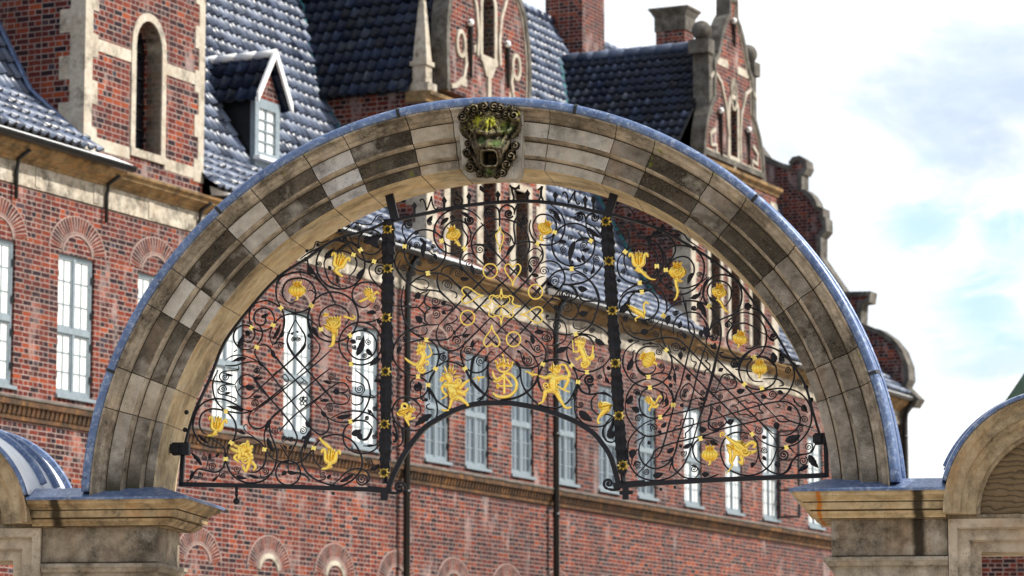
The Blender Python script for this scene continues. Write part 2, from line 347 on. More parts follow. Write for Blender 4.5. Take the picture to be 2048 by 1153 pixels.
# carved grotesque head (relief surface)
mt=NT('mossy_carved_stone'); at=mt.n('Attribute',attribute_name='moss'); ag=mt.n('Attribute',attribute_name='green')
ob=mt.obj(); n1=mt.noise(ob,16,6,.7); n2=mt.noise(mt.mapping(ob,(3,1,2)),40,5,.75)
c=mt.mix(mt.ramp(n1,[(.35,0.),(.65,1.)]),(.022,.018,.012),(.12,.088,.052)); c=mt.mix(mt.ramp(n2,[(.55,0.),(.75,.8)]),c,(.012,.011,.009))
mk=mt.math('MULTIPLY',mt.math('ADD',at.outputs['Fac'],mt.math('MULTIPLY',mt.math('SUBTRACT',mt.math('ADD',n1,n2),1.12),2.6)),2.0,None,True)
c=mt.mix(mk,c,mt.mix(n2,(.15,.17,.008),(.42,.40,.03)))
gk=mt.math('MULTIPLY',mt.math('ADD',ag.outputs['Fac'],mt.math('SUBTRACT',n2,.55)),2.0,None,True)
c=mt.mix(gk,c,mt.mix(n1,(.02,.045,.012),(.07,.12,.025)))
cav=mt.n('Attribute',attribute_name='hollow'); c=mt.mix(mt.math('MULTIPLY',cav.outputs['Fac'],.92,None,True),c,(.010,.009,.007)); rdg=mt.n('Attribute',attribute_name='ridge'); c=mt.mix(mt.math('MULTIPLY',rdg.outputs['Fac'],.30,None,True),c,(.26,.22,.15))  # relief shading put into the colour: hollows darkened, ridges lightened
MOSS=mt.pbr(c,.85,0,mt.bump(mt.math('ADD',n1,mt.math('MULTIPLY',n2,.5)),.6,.01),.25)
def gs(X,Y,cx,cy,sx,sy,a,rot=0.):
    dx,dy=X-cx,Y-cy
    if rot: dx,dy=dx*math.cos(rot)+dy*math.sin(rot),-dx*math.sin(rot)+dy*math.cos(rot)
    return a*math.exp(-.5*((dx/sx)**2+(dy/sy)**2))
CURL=[(345,160,75,1),(690,215,64,-1),(450,125,66,1),(560,130,66,-1),(628,150,56,1),(268,640,64,1),(300,790,70,-1),(400,868,50,1),(742,670,74,-1),(700,765,58,1),(652,850,58,-1),
      (275,540,52,-1),(785,560,54,1),(775,225,74,-1),(215,245,66,1),(470,880,44,-1),(585,885,46,1),(400,205,44,1),(610,225,42,-1),(740,145,44,1),(260,170,50,-1)]
from mathutils import noise as _ns
def relief(X,Y):
    h=relief0(X,Y); n=_ns.fractal(Vector((X/46,Y/46,3.3)),.7,2.1,4)
    e=1-((X-508)/(345+22*n))**2-((Y-250)/178)**2
    if e>0: g=34+26*math.sqrt(e)+20*math.sin(X/17+7*n)*math.cos(Y/23+5*n); h=g if h is None else max(h,g*.85)
    e=1-((X-508)/(262+24*n))**2-((Y-690)/218)**2
    if e>0: g=22+20*math.sqrt(e)+18*math.sin(math.hypot(X-508,Y-600)/11+8*n); h=g if h is None else max(h,g*.7 if ((X-521)/78)**4+((Y-695)/82)**4>1 else h)
    return None if h is None else h+17*n*(1 if ((X-521)/70)**4+((Y-695)/75)**4>1 else .2)
def relief0(X,Y):
    q=1-((X-505)/235)**2-((Y-490)/415)**2; h=150*math.sqrt(q) if q>0 else 0; on=q>0
    for cx,cy,r,sg in CURL:
        d=math.hypot(X-cx,Y-cy)
        if d<r:
            on=True; th=math.atan2(Y-cy,X-cx)
            h=max(h*.75,60)+(1-(d/r)**2)*(38+34*math.cos(2*PI*2.1*d/r+sg*th))
    for cx,cy,rt in((245,370,.25),(783,365,-.25)):
        dx,dy=X-cx,Y-cy; dx,dy=dx*math.cos(rt)-dy*math.sin(rt),dx*math.sin(rt)+dy*math.cos(rt)
        e=1-(dx/72)**2-(dy/125)**2
        if e>0: on=True; h=max(h,40)+80*math.sqrt(e)-gs(dx,dy,5,10,30,62,95)
    h+=gs(X,Y,425,408,80,20,52,.18)+gs(X,Y,612,412,80,20,52,-.2)+gs(X,Y,520,330,70,60,26)
    h+=gs(X,Y,437,468,52,26,-58)+gs(X,Y,605,472,52,26,-58)+gs(X,Y,438,474,24,15,48)+gs(X,Y,604,478,24,15,48)
    h+=gs(X,Y,521,565,92,48,44)+gs(X,Y,462,606,40,26,34)+gs(X,Y,582,606,40,26,34)-gs(X,Y,521,352,9,60,34)-gs(X,Y,470,368,8,44,24,.5)-gs(X,Y,575,368,8,44,24,-.5)
    if abs(X-521)>135 and 380<Y<800: h+=20*math.sin((abs(X-521)+.55*Y)/12.5)
    h+=gs(X,Y,521,500,36,70,60)+gs(X,Y,522,560,46,24,42)+gs(X,Y,492,585,15,11,-26)+gs(X,Y,552,585,15,11,-26)
    h+=gs(X,Y,395,560,55,42,46)+gs(X,Y,645,560,55,42,46)+gs(X,Y,400,690,24,110,34,.12)+gs(X,Y,642,690,24,110,34,-.12)
    m=((X-521)/78)**4+((Y-695)/82)**4
    if m<1: h-=135*(1-m**2)
    if .55<m<3.2: h+=30*math.exp(-((m-1.5)/.7)**2)
    h+=gs(X,Y,524,752,44,24,92)+gs(X,Y,530,852,66,40,48)+12*math.sin(X/13+Y/31)*(1 if Y>780 or Y<230 else 0)
    return (h if on else None)
mb=MB(); NX,NY=128,150; idx={}; moss=[]; green=[]; hol=[]; rid=[]
for j in range(NY+1):
    for i in range(NX+1):
        X=150+(870-150)*i/NX; Y=78+(930-78)*j/NY; h=relief(X,Y)
        if h is None: continue
        x,z=G(890+X/5.49,190+Y/5.49,-.16)
        pr_=max(h,-40)*.00062*1.45; idx[i,j]=mb.V((x,-.167-pr_,z-.195*pr_))
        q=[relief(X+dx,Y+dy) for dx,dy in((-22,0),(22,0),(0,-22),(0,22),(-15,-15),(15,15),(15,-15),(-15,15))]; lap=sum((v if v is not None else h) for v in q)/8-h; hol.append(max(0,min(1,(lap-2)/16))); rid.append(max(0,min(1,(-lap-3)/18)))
        moss.append(.92*max(gs(X,Y,385,285,38,55,1.25),gs(X,Y,535,300,46,48,1.3),gs(X,Y,480,365,40,16,.75),gs(X,Y,700,330,50,40,.6),gs(X,Y,820,200,30,60,.55),gs(X,Y,300,370,30,50,.6)))
        green.append(.8*max(gs(X,Y,610,530,52,30,.8),gs(X,Y,450,500,40,30,.7),gs(X,Y,700,380,60,50,.6),gs(X,Y,520,850,50,40,.55)))
for j in range(NY):
    for i in range(NX):
        q=[(i,j),(i,j+1),(i+1,j+1),(i+1,j)]
        if all(k in idx for k in q): mb.F([idx[k] for k in q],0,None,True)
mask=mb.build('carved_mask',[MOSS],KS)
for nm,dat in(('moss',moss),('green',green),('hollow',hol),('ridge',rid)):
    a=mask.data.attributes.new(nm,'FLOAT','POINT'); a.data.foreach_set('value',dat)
# lead capping of the great arch
LP=[(2.675,-.19),(2.677,-.212),(2.694,-.224),(2.724,-.220),(2.742,-.200),(2.752,.1),(2.752,.72),(2.73,.75),(2.68,.74),(2.676,.70)]
mb=MB(); mb.arcsweep(CX,CZ,LP,2.4,177.6,150,0,True,True,True)
for y in(.12,.40,.68):
    mb.arcsweep(CX,CZ,[(2.746+.024*math.sin(a),y+.026*math.cos(a)) for a in(0,.6,1.2,1.9,2.5,PI)],3.2,176.8,120,0,True,True,True)
LC=mb.build('lead_capping',[M['lead']],GW)
for px,py in((222,744),(433,411),(805,227),(1160,222),(1526,394),(1752,752)):
    x,z=G(px,py); a=math.degrees(math.atan2(z-CZ,x-CX)); mb=MB()
    mb.arcsweep(CX,CZ,[(r+(.006 if r>2.69 else -.002),y-(.008 if y<0 else -.006)) for r,y in LP],a-.22,a+.22,2)
    mb.build('lead_lap',[M['black_paint']],LC)
# piers, capitals, flanking arches, door surrounds
S_cap=stone_mat('capital_stone',(.46,.35,.20),(.62,.50,.33),.34,seed=13,rust=.55,moss=.12,wet=1)
S_capl=stone_mat('capital_stone_sooty',(.42,.30,.165),(.56,.43,.27),.46,seed=14,rust=.6,moss=.18,wet=-1)
S_frz=stone_mat('frieze_block_stone',(.30,.245,.18),(.48,.41,.33),.50,seed=15,tool=.5,rust=.35,wet=1)
S_shaft=stone_mat('pier_stone',(.37,.32,.25),(.50,.44,.37),.38,seed=16,tool=.4,rust=.3)
S_door=stone_mat('door_surround_stone',(.40,.33,.25),(.54,.46,.37),.36,seed=17,rust=.35)
S_arv=stone_mat('archivolt_stone',(.44,.34,.21),(.57,.46,.32),.36,seed=18,tool=.3,rust=.5,moss=.1)
tt=NT('swirl_carved_panel'); ob=tt.obj(); wv=tt.n('TexWave',wave_type='RINGS',rings_direction='Y'); tt.set(wv.inputs['Vector'],tt.mapping(ob,(-3.2,0,-2.6),(1.,1.,1.6))); wv.inputs['Scale'].default_value=5.; wv.inputs['Distortion'].default_value=7; wv.inputs['Detail'].default_value=3; wv.inputs['Detail Scale'].default_value=1.4
n=tt.noise(ob,12,5,.7); c=tt.mix(n,(.12,.085,.05),(.24,.17,.10)); c=tt.mix(tt.ramp(wv.outputs['Fac'],[(.0,.75),(.25,0.)]),c,(.05,.036,.022))
S_tym=tt.pbr(c,.9,0,tt.bump(wv.outputs['Fac'],.5,.02),.2)
CP=[(.0,3.36),(.236,3.298),(.234,3.288),(.226,3.284),(.222,3.272),(.200,3.262),(.178,3.252),(.166,3.246),(.163,3.236),(.150,3.236),(.150,3.230),(.155,3.229),(.153,3.186),(.118,3.184),(.118,3.176),(.124,3.174),(.118,3.160),(.096,3.148),(.086,3.138),(.084,3.132),(.060,3.132),(.056,3.1265)]
def ringed(mb,prof,x0,x1,y0,y1,ex0,ex1,m=0,dk=()):
    rows=[[mb.V((x0-p*ex0,y0-p,z)),mb.V((x1+p*ex1,y0-p,z)),mb.V((x1+p*ex1,y1+p,z)),mb.V((x0-p*ex0,y1+p,z))] for p,z in prof]
    for q,(a,b) in enumerate(zip(rows[:-1],rows[1:])):
        for k in range(4): mb.F([a[k],a[(k+1)%4],b[(k+1)%4],b[k]][::-1],1 if q in dk else m)
    mb.F(rows[0],m); mb.F(rows[-1][::-1],m)
for sg in(-1,1):
    xi,xo=2.215 if sg>0 else 2.305,2.975 if sg>0 else 3.165
    if sg>0: x0,x1,e0,e1=xi,xo,1,0
    else: x0,x1,e0,e1=-xo,-xi,0,1
    sc=S_cap if sg>0 else S_capl
    P=empty('pier',(0,0,0),0,GW)
    mb=MB(); ringed(mb,CP,x0,x1,0,.62,e0,e1,0,(8,9,13,20)); cap=mb.build('capital',[sc,QUIRK_DARK],P,fix=True)
    mb=MB(); ringed(mb,[(.02,3.392),(.10,3.366),(.246,3.316),(.252,3.312),(.250,3.296),(.236,3.2965)],x0,x1,0,.62,e0,e1); mb.build('lead_apron',[M['lead']],cap,fix=True,bevel=.003)
    fo=2.985 if sg>0 else 3.115
    a,b=(x0+.012,fo) if sg>0 else (-fo,x1-.012)
    mb=MB(); mb.box(a,b,-.018,.632,2.888,3.1262); mb.build('frieze_block',[S_frz],P,bevel=.005)
    mb=MB(); ringed(mb,[(.0,2.886),(.052,2.878),(.052,2.852),(.044,2.849),(.028,2.824),(.012,2.820)],a if sg>0 else a,b,0,.62,e0,e1); mb.build('necking_moulding',[S_shaft],P,fix=True,bevel=.003)
    mb=MB(); mb.box(a+.012*(sg>0),b-.012*(sg<0),.006,.612,.5,2.8225); mb.build('shaft',[S_shaft],P)
    mb=MB(); mb.box(a-.06,b+.06,-.06,.68,0,.42); mb.hull8([(a-.06,-.06,.42),(b+.06,-.06,.42),(b+.06,.68,.42),(a-.06,.68,.42)],[(a,.0,.5),(b,.0,.5),(b,.62,.5),(a,.62,.5)]); mb.build('plinth',[S_shaft],P,bevel=.01)
    # flanking round-headed gable
    fx=sg*3.78+CX+.005; fz=3.15; Rr=.77 if sg>0 else .672
    mb=MB(); mb.arcsweep(fx,fz,[(Rr,.60),(Rr,-.232),(Rr-.012,-.226),(Rr-.030,-.196),(Rr-.052,-.166),(Rr-.056,-.150),(Rr-.062,-.152),(Rr-.110,-.148),(Rr-.112,-.116),(Rr-.120,-.118),(Rr-.150,-.086),(Rr-.154,-.062),(Rr-.160,-.060),(Rr-.212,-.050),(Rr-.218,-.020),(Rr-.240,-.012),(Rr-.242,.60)],0,180,40); mb.build('archivolt',[S_arv],GW,bevel=.003)
    if sg>0 or sg<0:
        mb=MB(); mb.box(fx-Rr+.002,fx+Rr-.002,.0,.6,3.122,3.152); mb.build('impost_band',[S_arv],GW)
    mb=MB(); pts=[(fx+(Rr-.236)*math.cos(R(a)),fz+(Rr-.236)*math.sin(R(a))) for a in range(0,181,6)]; mb.prism(pts,(),.035,.55); mb.build('tympanum',[S_tym],GW,fix=True)
    mb=MB(); mb.arcsweep(fx,fz,[(Rr+.001,-.235),(Rr+.003,-.256),(Rr+.018,-.260),(Rr+.028,-.244),(Rr+.028,.92),(Rr+.020,.94),(Rr+.001,.93)],15.5,164.5,44,0,True,True,True)
    cap2=mb.build('lead_barrel_roof',[M['lead']],GW)
    tilt=MB(); tilt.arcsweep(fx,fz,[(Rr+.027,-.225),(Rr+.032,-.215),(Rr+.032,.91),(Rr+.027,.92)],15.5,164.5,40,0,True,True,True); tilt.build('sunlit_lead_sheet',[M['zinc_and_glint']],cap2)  # pale skin paints the sunlit top of the lead
    for y in(.20,.52,.86):
        mb=MB(); mb.arcsweep(fx,fz,[(Rr+.028,y-.032),(Rr+.066,y-.026),(Rr+.074,y),(Rr+.066,y+.026),(Rr+.028,y+.032)],24 if y<.7 else 16,156 if y<.7 else 164,40,0,True,True,False); mb.build('lead_roll',[M['lead']],cap2)
    # moulded surround of the side doorway
    ow=fx-sg*(Rr+.0) ; o_out=sg*(2.988 if sg>0 else 3.118); half=abs(fx-o_out)
    mb=MB()
    for k,(d0,d1,y) in enumerate(((0,.058,-.045),(.058,.066,-.03),(.066,.136,-.004),(.136,.146,.012),(.146,.212,.034))):
        for e in(-1,1):
            xa,xb=fx+e*(half-d0),fx+e*(half-d1); mb.box(min(xa,xb),max(xa,xb),y,.58,0,3.1215-d0)
        mb.box(fx-half+d1,fx+half-d1,y,.58,3.1215-d1,3.1215-d0)
    mb.build('door_surround',[S_door],GW)
    mb=MB()
    ox=fx+sg*half; mb.box(min(ox,ox+sg*.75),max(ox,ox+sg*.75),.0,.62,0,3.125); mb.hull8([(min(ox,ox+sg*.8),-.1,3.125),(max(ox,ox+sg*.8),-.1,3.125),(max(ox,ox+sg*.8),.72,3.125),(min(ox,ox+sg*.8),.72,3.125)],[(min(ox,ox+sg*.95),-.24,3.31),(max(ox,ox+sg*.95),-.24,3.31),(max(ox,ox+sg*.95),.86,3.31),(min(ox,ox+sg*.95),.86,3.31)]); mb.build('outer_pier',[S_shaft],GW,bevel=.01)
# ================================================================== WROUGHT IRON OVERTHROW (hangs in the arch opening)
DEP=.30; PXM=.00333; FAT=1.22
OV=empty('iron_overthrow',GO,-GA)
meta(OV,'black wrought iron scrollwork overthrow with gilded flowers and figures filling the round arch','overthrow')
_t=[0,0,1.]
def T(x0,y0,s): _t[:]=[x0,y0,s]
def FP(x,y): return (_t[0]+x/_t[2],_t[1]+y/_t[2])
def W(x,y,dy=0.):
    X,Z=G(*FP(x,y),DEP); return Vector((X,DEP+dy,Z))
cur=MB()
def crom(pts,n=6):
    if len(pts)<3: return pts
    out=[]; P=[pts[0]]+pts+[pts[-1]]
    for i in range(1,len(P)-2):
        a,b,c,d=P[i-1],P[i],P[i+1],P[i+2]
        for k in range(n):
            t=k/n
            out.append(tuple(.5*((2*b[q])+(-a[q]+c[q])*t+(2*a[q]-5*b[q]+4*c[q]-d[q])*t*t+(-a[q]+3*b[q]-3*c[q]+d[q])*t**3) for q in(0,1)))
    out.append(pts[-1]); return out
def S(w,*c,taper=True):
    pts=crom([(c[i],c[i+1]) for i in range(0,len(c)-1,2)]); n=len(pts)
    rr=[w*FAT*PXM/2*(1.0 if not taper else min(1,.55+.45*min(i,n-1-i)/(n*.18+1))) for i in range(n)]
    cur.tube([W(*p) for p in pts],rr,6,flat=1.25)
def C(cx,cy,r,a0=0,a1=360,w=3.2):
    n=36; cur.tube([W(cx+r*math.cos(R(a0+(a1-a0)*i/n)),cy+r*math.sin(R(a0+(a1-a0)*i/n))) for i in range(n+1)],w*FAT*PXM/2,6,flat=1.25)
_k=[0]
def SP(cx,cy,r,w=2.0,a0=None,d=None,turns=1.75):
    _k[0]+=1; a=R(a0) if a0 is not None else (_k[0]*2.4)%6.28; sg=d or (1 if _k[0]%2 else -1); n=26; pts=[]; rr=[]
    for i in range(n+1):
        t=i/n; q=r*(1-.86*t); th=a+sg*turns*2*PI*t; pts.append(W(cx+q*math.cos(th),cy+q*math.sin(th))); rr.append(w*FAT*PXM/2*(1-.25*t))
    cur.tube(pts,rr,6,flat=1.25); cur.sphere(pts[-1],w*PXM*.8,6)
def L(x0,y0,x1,y1,wd):
    dx,dy=x1-x0,y1-y0; l=math.hypot(dx,dy)
    if l<1: return
    wd*=1.12; ux,uy=dx/l,dy/l; nx,ny=-uy,ux; up=[];dn=[]; ridge=[]; n=9
    for i in range(n+1):
        t=i/n; h=wd/2*math.sin(PI*min(1,t**.75))*(1.0 if i%2 else .86); b=.10*l*math.sin(PI*t)
        cx,cy=x0+ux*l*t+nx*b*.5,y0+uy*l*t+ny*b*.5
        up.append(cur.V(W(cx+nx*h,cy+ny*h,-.002))); dn.append(cur.V(W(cx-nx*h,cy-ny*h,-.002))); ridge.append(cur.V(W(cx,cy,-.009 if 0<i<n else -.002)))
    bk=[cur.V(W(x0+ux*l*i/n+nx*.05*l*math.sin(PI*i/n),y0+uy*l*i/n+ny*.05*l*math.sin(PI*i/n),.006)) for i in range(n+1)]
    for i in range(n):
        cur.F([up[i],ridge[i],ridge[i+1],up[i+1]]); cur.F([ridge[i],dn[i],dn[i+1],ridge[i+1]])
        cur.F([dn[i],bk[i],bk[i+1],dn[i+1]]); cur.F([bk[i],up[i],up[i+1],bk[i+1]])
collars=[]
def K(*c):
    for i in range(0,len(c)-2,3): collars.append((*FP(c[i],c[i+1]),c[i+2]))
# ---------------------------------------------------------------- left leaf
T(350,740,4.4348)
S(3.4,280,575,235,540,216,470,240,390,310,350,390,352,455,372,520,440,543,520,530,600,500,645,462,690)
S(3.4,440,690,330,690,220,640,165,540,163,470,190,370,250,295,350,258,450,268,540,310,620,355,690,362)
S(2.4,280,585,350,625,430,685,448,740,452,800); L(205,570,310,660,28)
S(3.2,440,690,442,760,440,830,415,880,360,908,290,895,210,880,175,910,150,960,110,990); L(240,850,130,725,34)
SP(335,855,34);SP(265,780,28);L(300,800,315,730,28);L(360,775,395,735,26);SP(230,935,28);S(1.9,275,880,290,830,300,790,370,770);L(170,900,130,985,28);S(1.9,400,880,395,920,370,960,330,990);L(330,985,380,945,26);SP(425,935,26)
S(3.4,500,645,560,610,640,597,710,612,765,655,800,712,806,790,775,865,715,908,640,905)
S(3.4,500,650,470,710,458,800,475,880,530,950,610,995,700,1003,790,978,860,910,895,830,905,740,880,650,845,560,840,470,870,410,925,360)
SP(548,880,32);L(540,940,650,965,30);L(660,930,760,965,30);SP(800,895,34);S(1.9,520,930,560,920,575,890);S(1.9,760,920,770,960,840,930)
S(2,760,650,690,590,630,550,610,505,630,485,648,500);L(630,570,550,550,28);S(2.6,695,695,715,665,745,660,765,690)
S(3.2,385,0,345,80,335,150,350,240,390,310,455,370);S(3,305,95,420,110,530,132)
S(2.7,530,132,570,75,640,42,700,75,770,160,840,252,925,350,1010,460);S(2.7,535,135,550,190,590,245,650,252,720,190,840,85,930,0)
S(2.6,570,85,580,130,640,155);S(2.6,560,190,590,155,640,152);L(620,150,715,158,54)
SP(445,65,36);S(2.6,530,130,450,120,400,80,400,40,440,15,560,5);L(450,40,520,50,26)
S(2.4,530,132,430,135,385,170,390,210,450,225,530,250,540,275,520,285);SP(420,170,38);L(440,210,500,200,24)
SP(730,10,30);S(2,690,70,740,55,760,20);L(700,75,790,72,28);L(690,240,780,235,30);S(2,660,250,720,265,740,300,720,325);SP(705,300,30)
L(610,365,450,325,36);S(3.2,690,362,600,385,500,375,455,370);S(3.2,690,362,660,400,655,460,690,510,750,522,810,490,850,430)
S(2.8,690,362,840,252,1010,112);L(855,430,800,560,40);S(2.6,845,440,800,530,795,640,830,740,890,800,1010,820);L(820,600,880,740,44);SP(890,540,34)
K(455,370,80,500,648,35,452,793,0,797,708,10)
T(340,680,3.3917)
for c in((560,250,610,330,680,400,800,540,855,630),(640,180,700,255,935,560),(720,112,770,180,1040,490),(800,20,850,112,1060,350,1100,405),(580,478,690,400,980,170,1100,60),(680,545,760,470,990,270,1085,195),(745,625,770,590,860,500,1062,350),(585,480,560,500),(610,325,770,185,900,70,920,20)): S(2.8,*c)
T(560,740,4.2704)
S(3.4,415,870,340,830,295,770,285,700,310,630,380,575,470,553,550,570,620,610,670,680,700,760,695,840,660,900,600,955,520,990,440,985,330,950,250,900,195,820,180,740,195,660,240,580,265,500,240,450,175,365)
S(5,700,600,740,590,770,545,780,500);S(3.2,780,520,785,490,740,445,670,432,600,455,550,510,540,590,570,660,640,705,720,715,800,690,850,630,870,560);L(610,555,700,510,56);L(700,600,640,520,50)
S(3,860,470,810,410,740,370,640,352,540,365,440,410);S(3.2,400,400,470,440,560,450,640,425,710,360,760,260,770,180,745,90,680,30,640,0);L(480,410,625,380,40)
S(3,590,195,640,215,720,230,820,238);SP(680,165,38);S(2.4,690,215,720,180,710,130,650,105,590,95,565,65,580,50);S(2.6,680,215,710,250,690,290,640,300,610,280);S(2,760,200,800,225,835,215,840,195)
S(2.7,600,210,590,160,560,120,510,110,460,135,385,190,300,270,180,360);S(2.7,600,215,585,270,540,295,470,285,420,220,385,185,300,80,230,0)
L(510,190,445,190,54);S(2.6,580,160,560,190,510,195);S(2.6,585,250,560,215,510,195);L(440,120,360,95,30);SP(440,55,32);S(2.2,500,105,440,100,415,70);L(420,265,335,268,28);S(2.2,470,290,410,290,390,330);SP(425,330,30)
S(3.2,400,400,420,470,400,530,340,552,280,510,265,480);L(265,510,210,700,42);L(225,570,180,600,28);SP(195,520,34);L(350,350,410,410,34);L(220,440,270,500,40)
S(3,440,985,500,940,560,880,640,845,720,855,760,900,755,950,700,985,660,960,655,920);SP(700,935,48,2.6);S(2.2,690,850,770,855,790,800,770,760);SP(760,780,28);L(510,960,645,875,34);L(780,860,855,800,36)
SP(365,905,28);L(400,930,440,890,30);S(2.2,320,945,380,935,390,900);C(70,880,105,0,360,3);S(3.2,0,790,120,800,200,770,270,690,285,660);S(3,72,870,72,760,110,680,145,600,135,540,80,440,5,350);S(3,72,760,30,680,0,640)
L(60,870,10,905,40);L(60,870,150,885,36);S(3,60,870,180,885,235,920,255,945);SP(40,590,28);SP(95,590,26);L(60,680,20,640,24);L(75,680,105,640,24)
S(2.4,850,460,790,380,770,340);L(775,375,745,335,24);SP(810,330,22);SP(740,410,20);SP(805,570,24);S(2.6,855,560,840,620,790,650,710,650);L(740,650,805,640,24);L(840,90,800,100,30);SP(850,100,18)
S(3.2,180,65,235,112);S(3,208,90,155,140);S(2,20,55,45,40,75,85,50,100,20,55)
for q in((185,250),(218,250),(185,286),(216,288)): C(*q,15,0,360,1.9)
L(190,260,205,215,18)
K(605,443,75,290,670,10)
T(450,520,5.0105)
S(3.4,720,400,680,435,620,420,580,360,580,290,620,220,700,188,790,190,860,230,905,310,900,400,870,460,800,510,700,530,600,495,560,470)
S(3.4,560,480,520,390,512,290,535,210,580,165,680,130,790,128,900,180,950,230);S(3.2,300,440,400,410,480,430,560,485,590,560,585,680,550,760,490,850)
S(3.2,480,660,430,700,360,715,290,690,250,620,245,540,270,470,300,440);S(3.2,480,655,495,590,460,510,390,485,320,510,290,570,310,640,370,655,410,620,400,580,375,570);L(360,580,445,535,40)
S(3.2,300,875,230,900,150,885,95,820,90,740,130,680,200,655,270,680,300,740,280,800,230,830,190,810);S(3.2,330,640,375,720,360,800,300,870);L(130,880,190,740,54);SP(225,740,28,3);S(4,120,900,90,925)
S(3,340,860,400,850,450,885,490,950,580,1070,650,1153);S(3,310,880,300,940,340,1010,400,1080,460,1153);S(3,480,860,450,770,470,680,540,590,620,550,700,545,800,570,900,640,950,700)
L(480,800,560,635,40);L(560,780,590,700,34);S(2.6,480,850,540,790,585,700,600,600,575,500);SP(565,860,36);S(2.6,490,850,540,825,590,840);L(470,900,510,1000,44)
S(3.4,706,490,706,600);S(3.2,706,600,660,690,625,780,630,860,690,960,790,1070,860,1153);S(3.2,706,600,760,690,800,760,795,850,700,970,580,1080,480,1153);SP(690,795,26);SP(738,795,26);L(660,750,690,720,24);L(740,730,710,715,22)
S(3.2,870,460,830,560,835,660,870,750,940,840);L(880,670,945,775,40);L(830,740,870,790,34);SP(862,865,36);S(3,940,830,950,900,900,980,720,1153);S(2.4,830,320,860,305,890,325,910,345);S(2.4,940,310,910,350);S(2.2,770,180,755,140,760,95,790,100)
S(2.4,0,1010,60,970,140,955,230,975,320,1015,390,1075);L(220,985,60,1025,40);S(3,0,1060,100,1060,200,1030,320,1020);S(2,100,1110,140,1090,130,1065);SP(325,1110,30);L(330,1010,400,1080,34)
L(835,60,890,130,44);S(3,830,0,840,90,900,150);K(565,485,-45,867,462,35,485,657,25,268,682,-55,322,878,25)
T(600,400,3.391)
C(275,440,165,0,360,3.4);S(3.2,170,470,165,420,210,360,280,345,350,370,385,420,370,480,330,520);S(3.2,165,450,200,550,280,595);L(165,400,235,325,40);L(385,540,430,465,40);SP(315,545,26);SP(130,435,18);SP(200,465,14)
S(3.2,480,700,440,730,390,715,355,660,365,600,410,565,470,560,530,580,560,620);C(225,795,170,0,360,3.4);S(3,135,880,130,800,165,740,240,712,310,745,335,800,305,850);S(3,130,830,160,910,240,945)
S(3.6,80,480,140,560,200,630,240,710);S(3.2,50,400,60,450,100,500,140,560);L(50,460,105,505,44);C(480,287,84,0,360,3);L(430,290,560,235,56);L(470,255,545,335,46);cur.sphere(W(455,265),.022,8);S(2.6,335,245,360,290,400,310)
S(3,440,420,500,425,560,390);S(2.8,560,430,510,425,470,460,480,520,520,570,550,590);SP(540,480,40,3);S(3,240,275,320,300,370,360,430,410,520,415,570,380)
C(410,975,145,-150,150,3.2);C(410,975,145,150,210,3);C(420,985,100,0,360,3);L(385,1060,435,915,44);SP(400,940,18);SP(465,965,22);SP(370,1000,16);SP(440,1055,18);SP(440,880,16);L(380,970,335,955,32);L(450,1010,495,1060,34)
S(2.6,430,830,490,825,545,800);L(520,765,445,770,30);SP(518,730,22);S(2.6,530,830,555,880,555,950);L(545,1075,470,1130,40);L(520,820,560,830,30)
S(2.2,270,235,330,190,370,155,420,165,480,165,520,110,560,100);SP(385,180,18);SP(268,212,14);SP(548,130,20);S(2.2,40,345,90,330,110,285,150,290,200,270);SP(122,305,12);SP(48,345,10);S(2.6,0,400,60,360,120,330,190,300)
K(412,343,-30,365,375,20,505,420,20,78,718,-60,143,880,0,342,920,55,348,1115,80)
left_panel=cur; cur=MB()
# ---------------------------------------------------------------- middle leaf
T(760,370,5.0125)
S(3.3,840,640,760,685,680,685,600,640,550,560,540,470,570,370,650,285,760,240,860,245,950,290,1010,350);S(3,770,610,700,615,640,570,625,500,660,420,720,370,800,358,870,400,910,480,900,560,850,630)
L(900,330,800,272,40);SP(900,355,48,4);S(3,820,350,830,440,880,530,860,620);L(690,330,600,415,44);SP(725,325,26)
C(452,660,210);L(455,560,432,750,50);L(400,530,470,600,34);SP(365,600,36);SP(505,765,34);SP(530,620,26);L(330,690,290,760,34);L(540,690,580,755,38);S(2.2,450,520,360,520,290,570,270,650);SP(390,790,30);S(2.4,480,650,520,690,550,710);L(310,610,285,650,30)
SP(290,400,48,3.4);S(3,230,490,225,420,260,370,300,360);S(3,230,490,260,560,250,620);SP(370,480,24);L(470,380,530,305,46);SP(500,385,24)
S(3.2,250,620,180,680,150,760,165,840,205,905,290,990,370,940,480,895,580,885,680,920,750,980,830,1050,910,1130);SP(235,830,36);L(270,940,280,870,34);SP(330,885,30);S(2.2,205,750,180,850,220,910)
S(3.2,290,990,400,1050,490,1055,590,1070,640,1110,690,1153);S(2.2,370,950,440,950,490,990,470,1035,440,1030);L(410,1110,350,1110,64)
S(3.2,610,880,640,830,720,805,790,820,860,880,980,990,1110,1110);S(3.2,580,890,575,980,600,1060);SP(785,885,44);L(800,940,905,940,40);S(2.2,700,900,720,850,790,840);SP(680,1005,44);S(2.2,620,1000,640,960,700,955);S(2.4,700,1060,760,1080,770,1120,750,1135)
S(3.2,860,640,820,690,802,770,830,840,870,880);SP(890,790,44);L(920,800,950,920,38);S(2.2,940,860,980,890,1020,880,1015,865);S(2.6,820,760,860,700,920,690,960,720)
S(3.2,880,620,960,600,1040,605,1110,640,1203,720);S(3.4,1080,490,1075,560,1110,640);S(3,920,590,930,660,970,730,1110,860,1203,950);SP(1000,650,48);S(2.2,1050,650,1060,720,1110,775,1130,750);L(1050,680,1040,770,20)
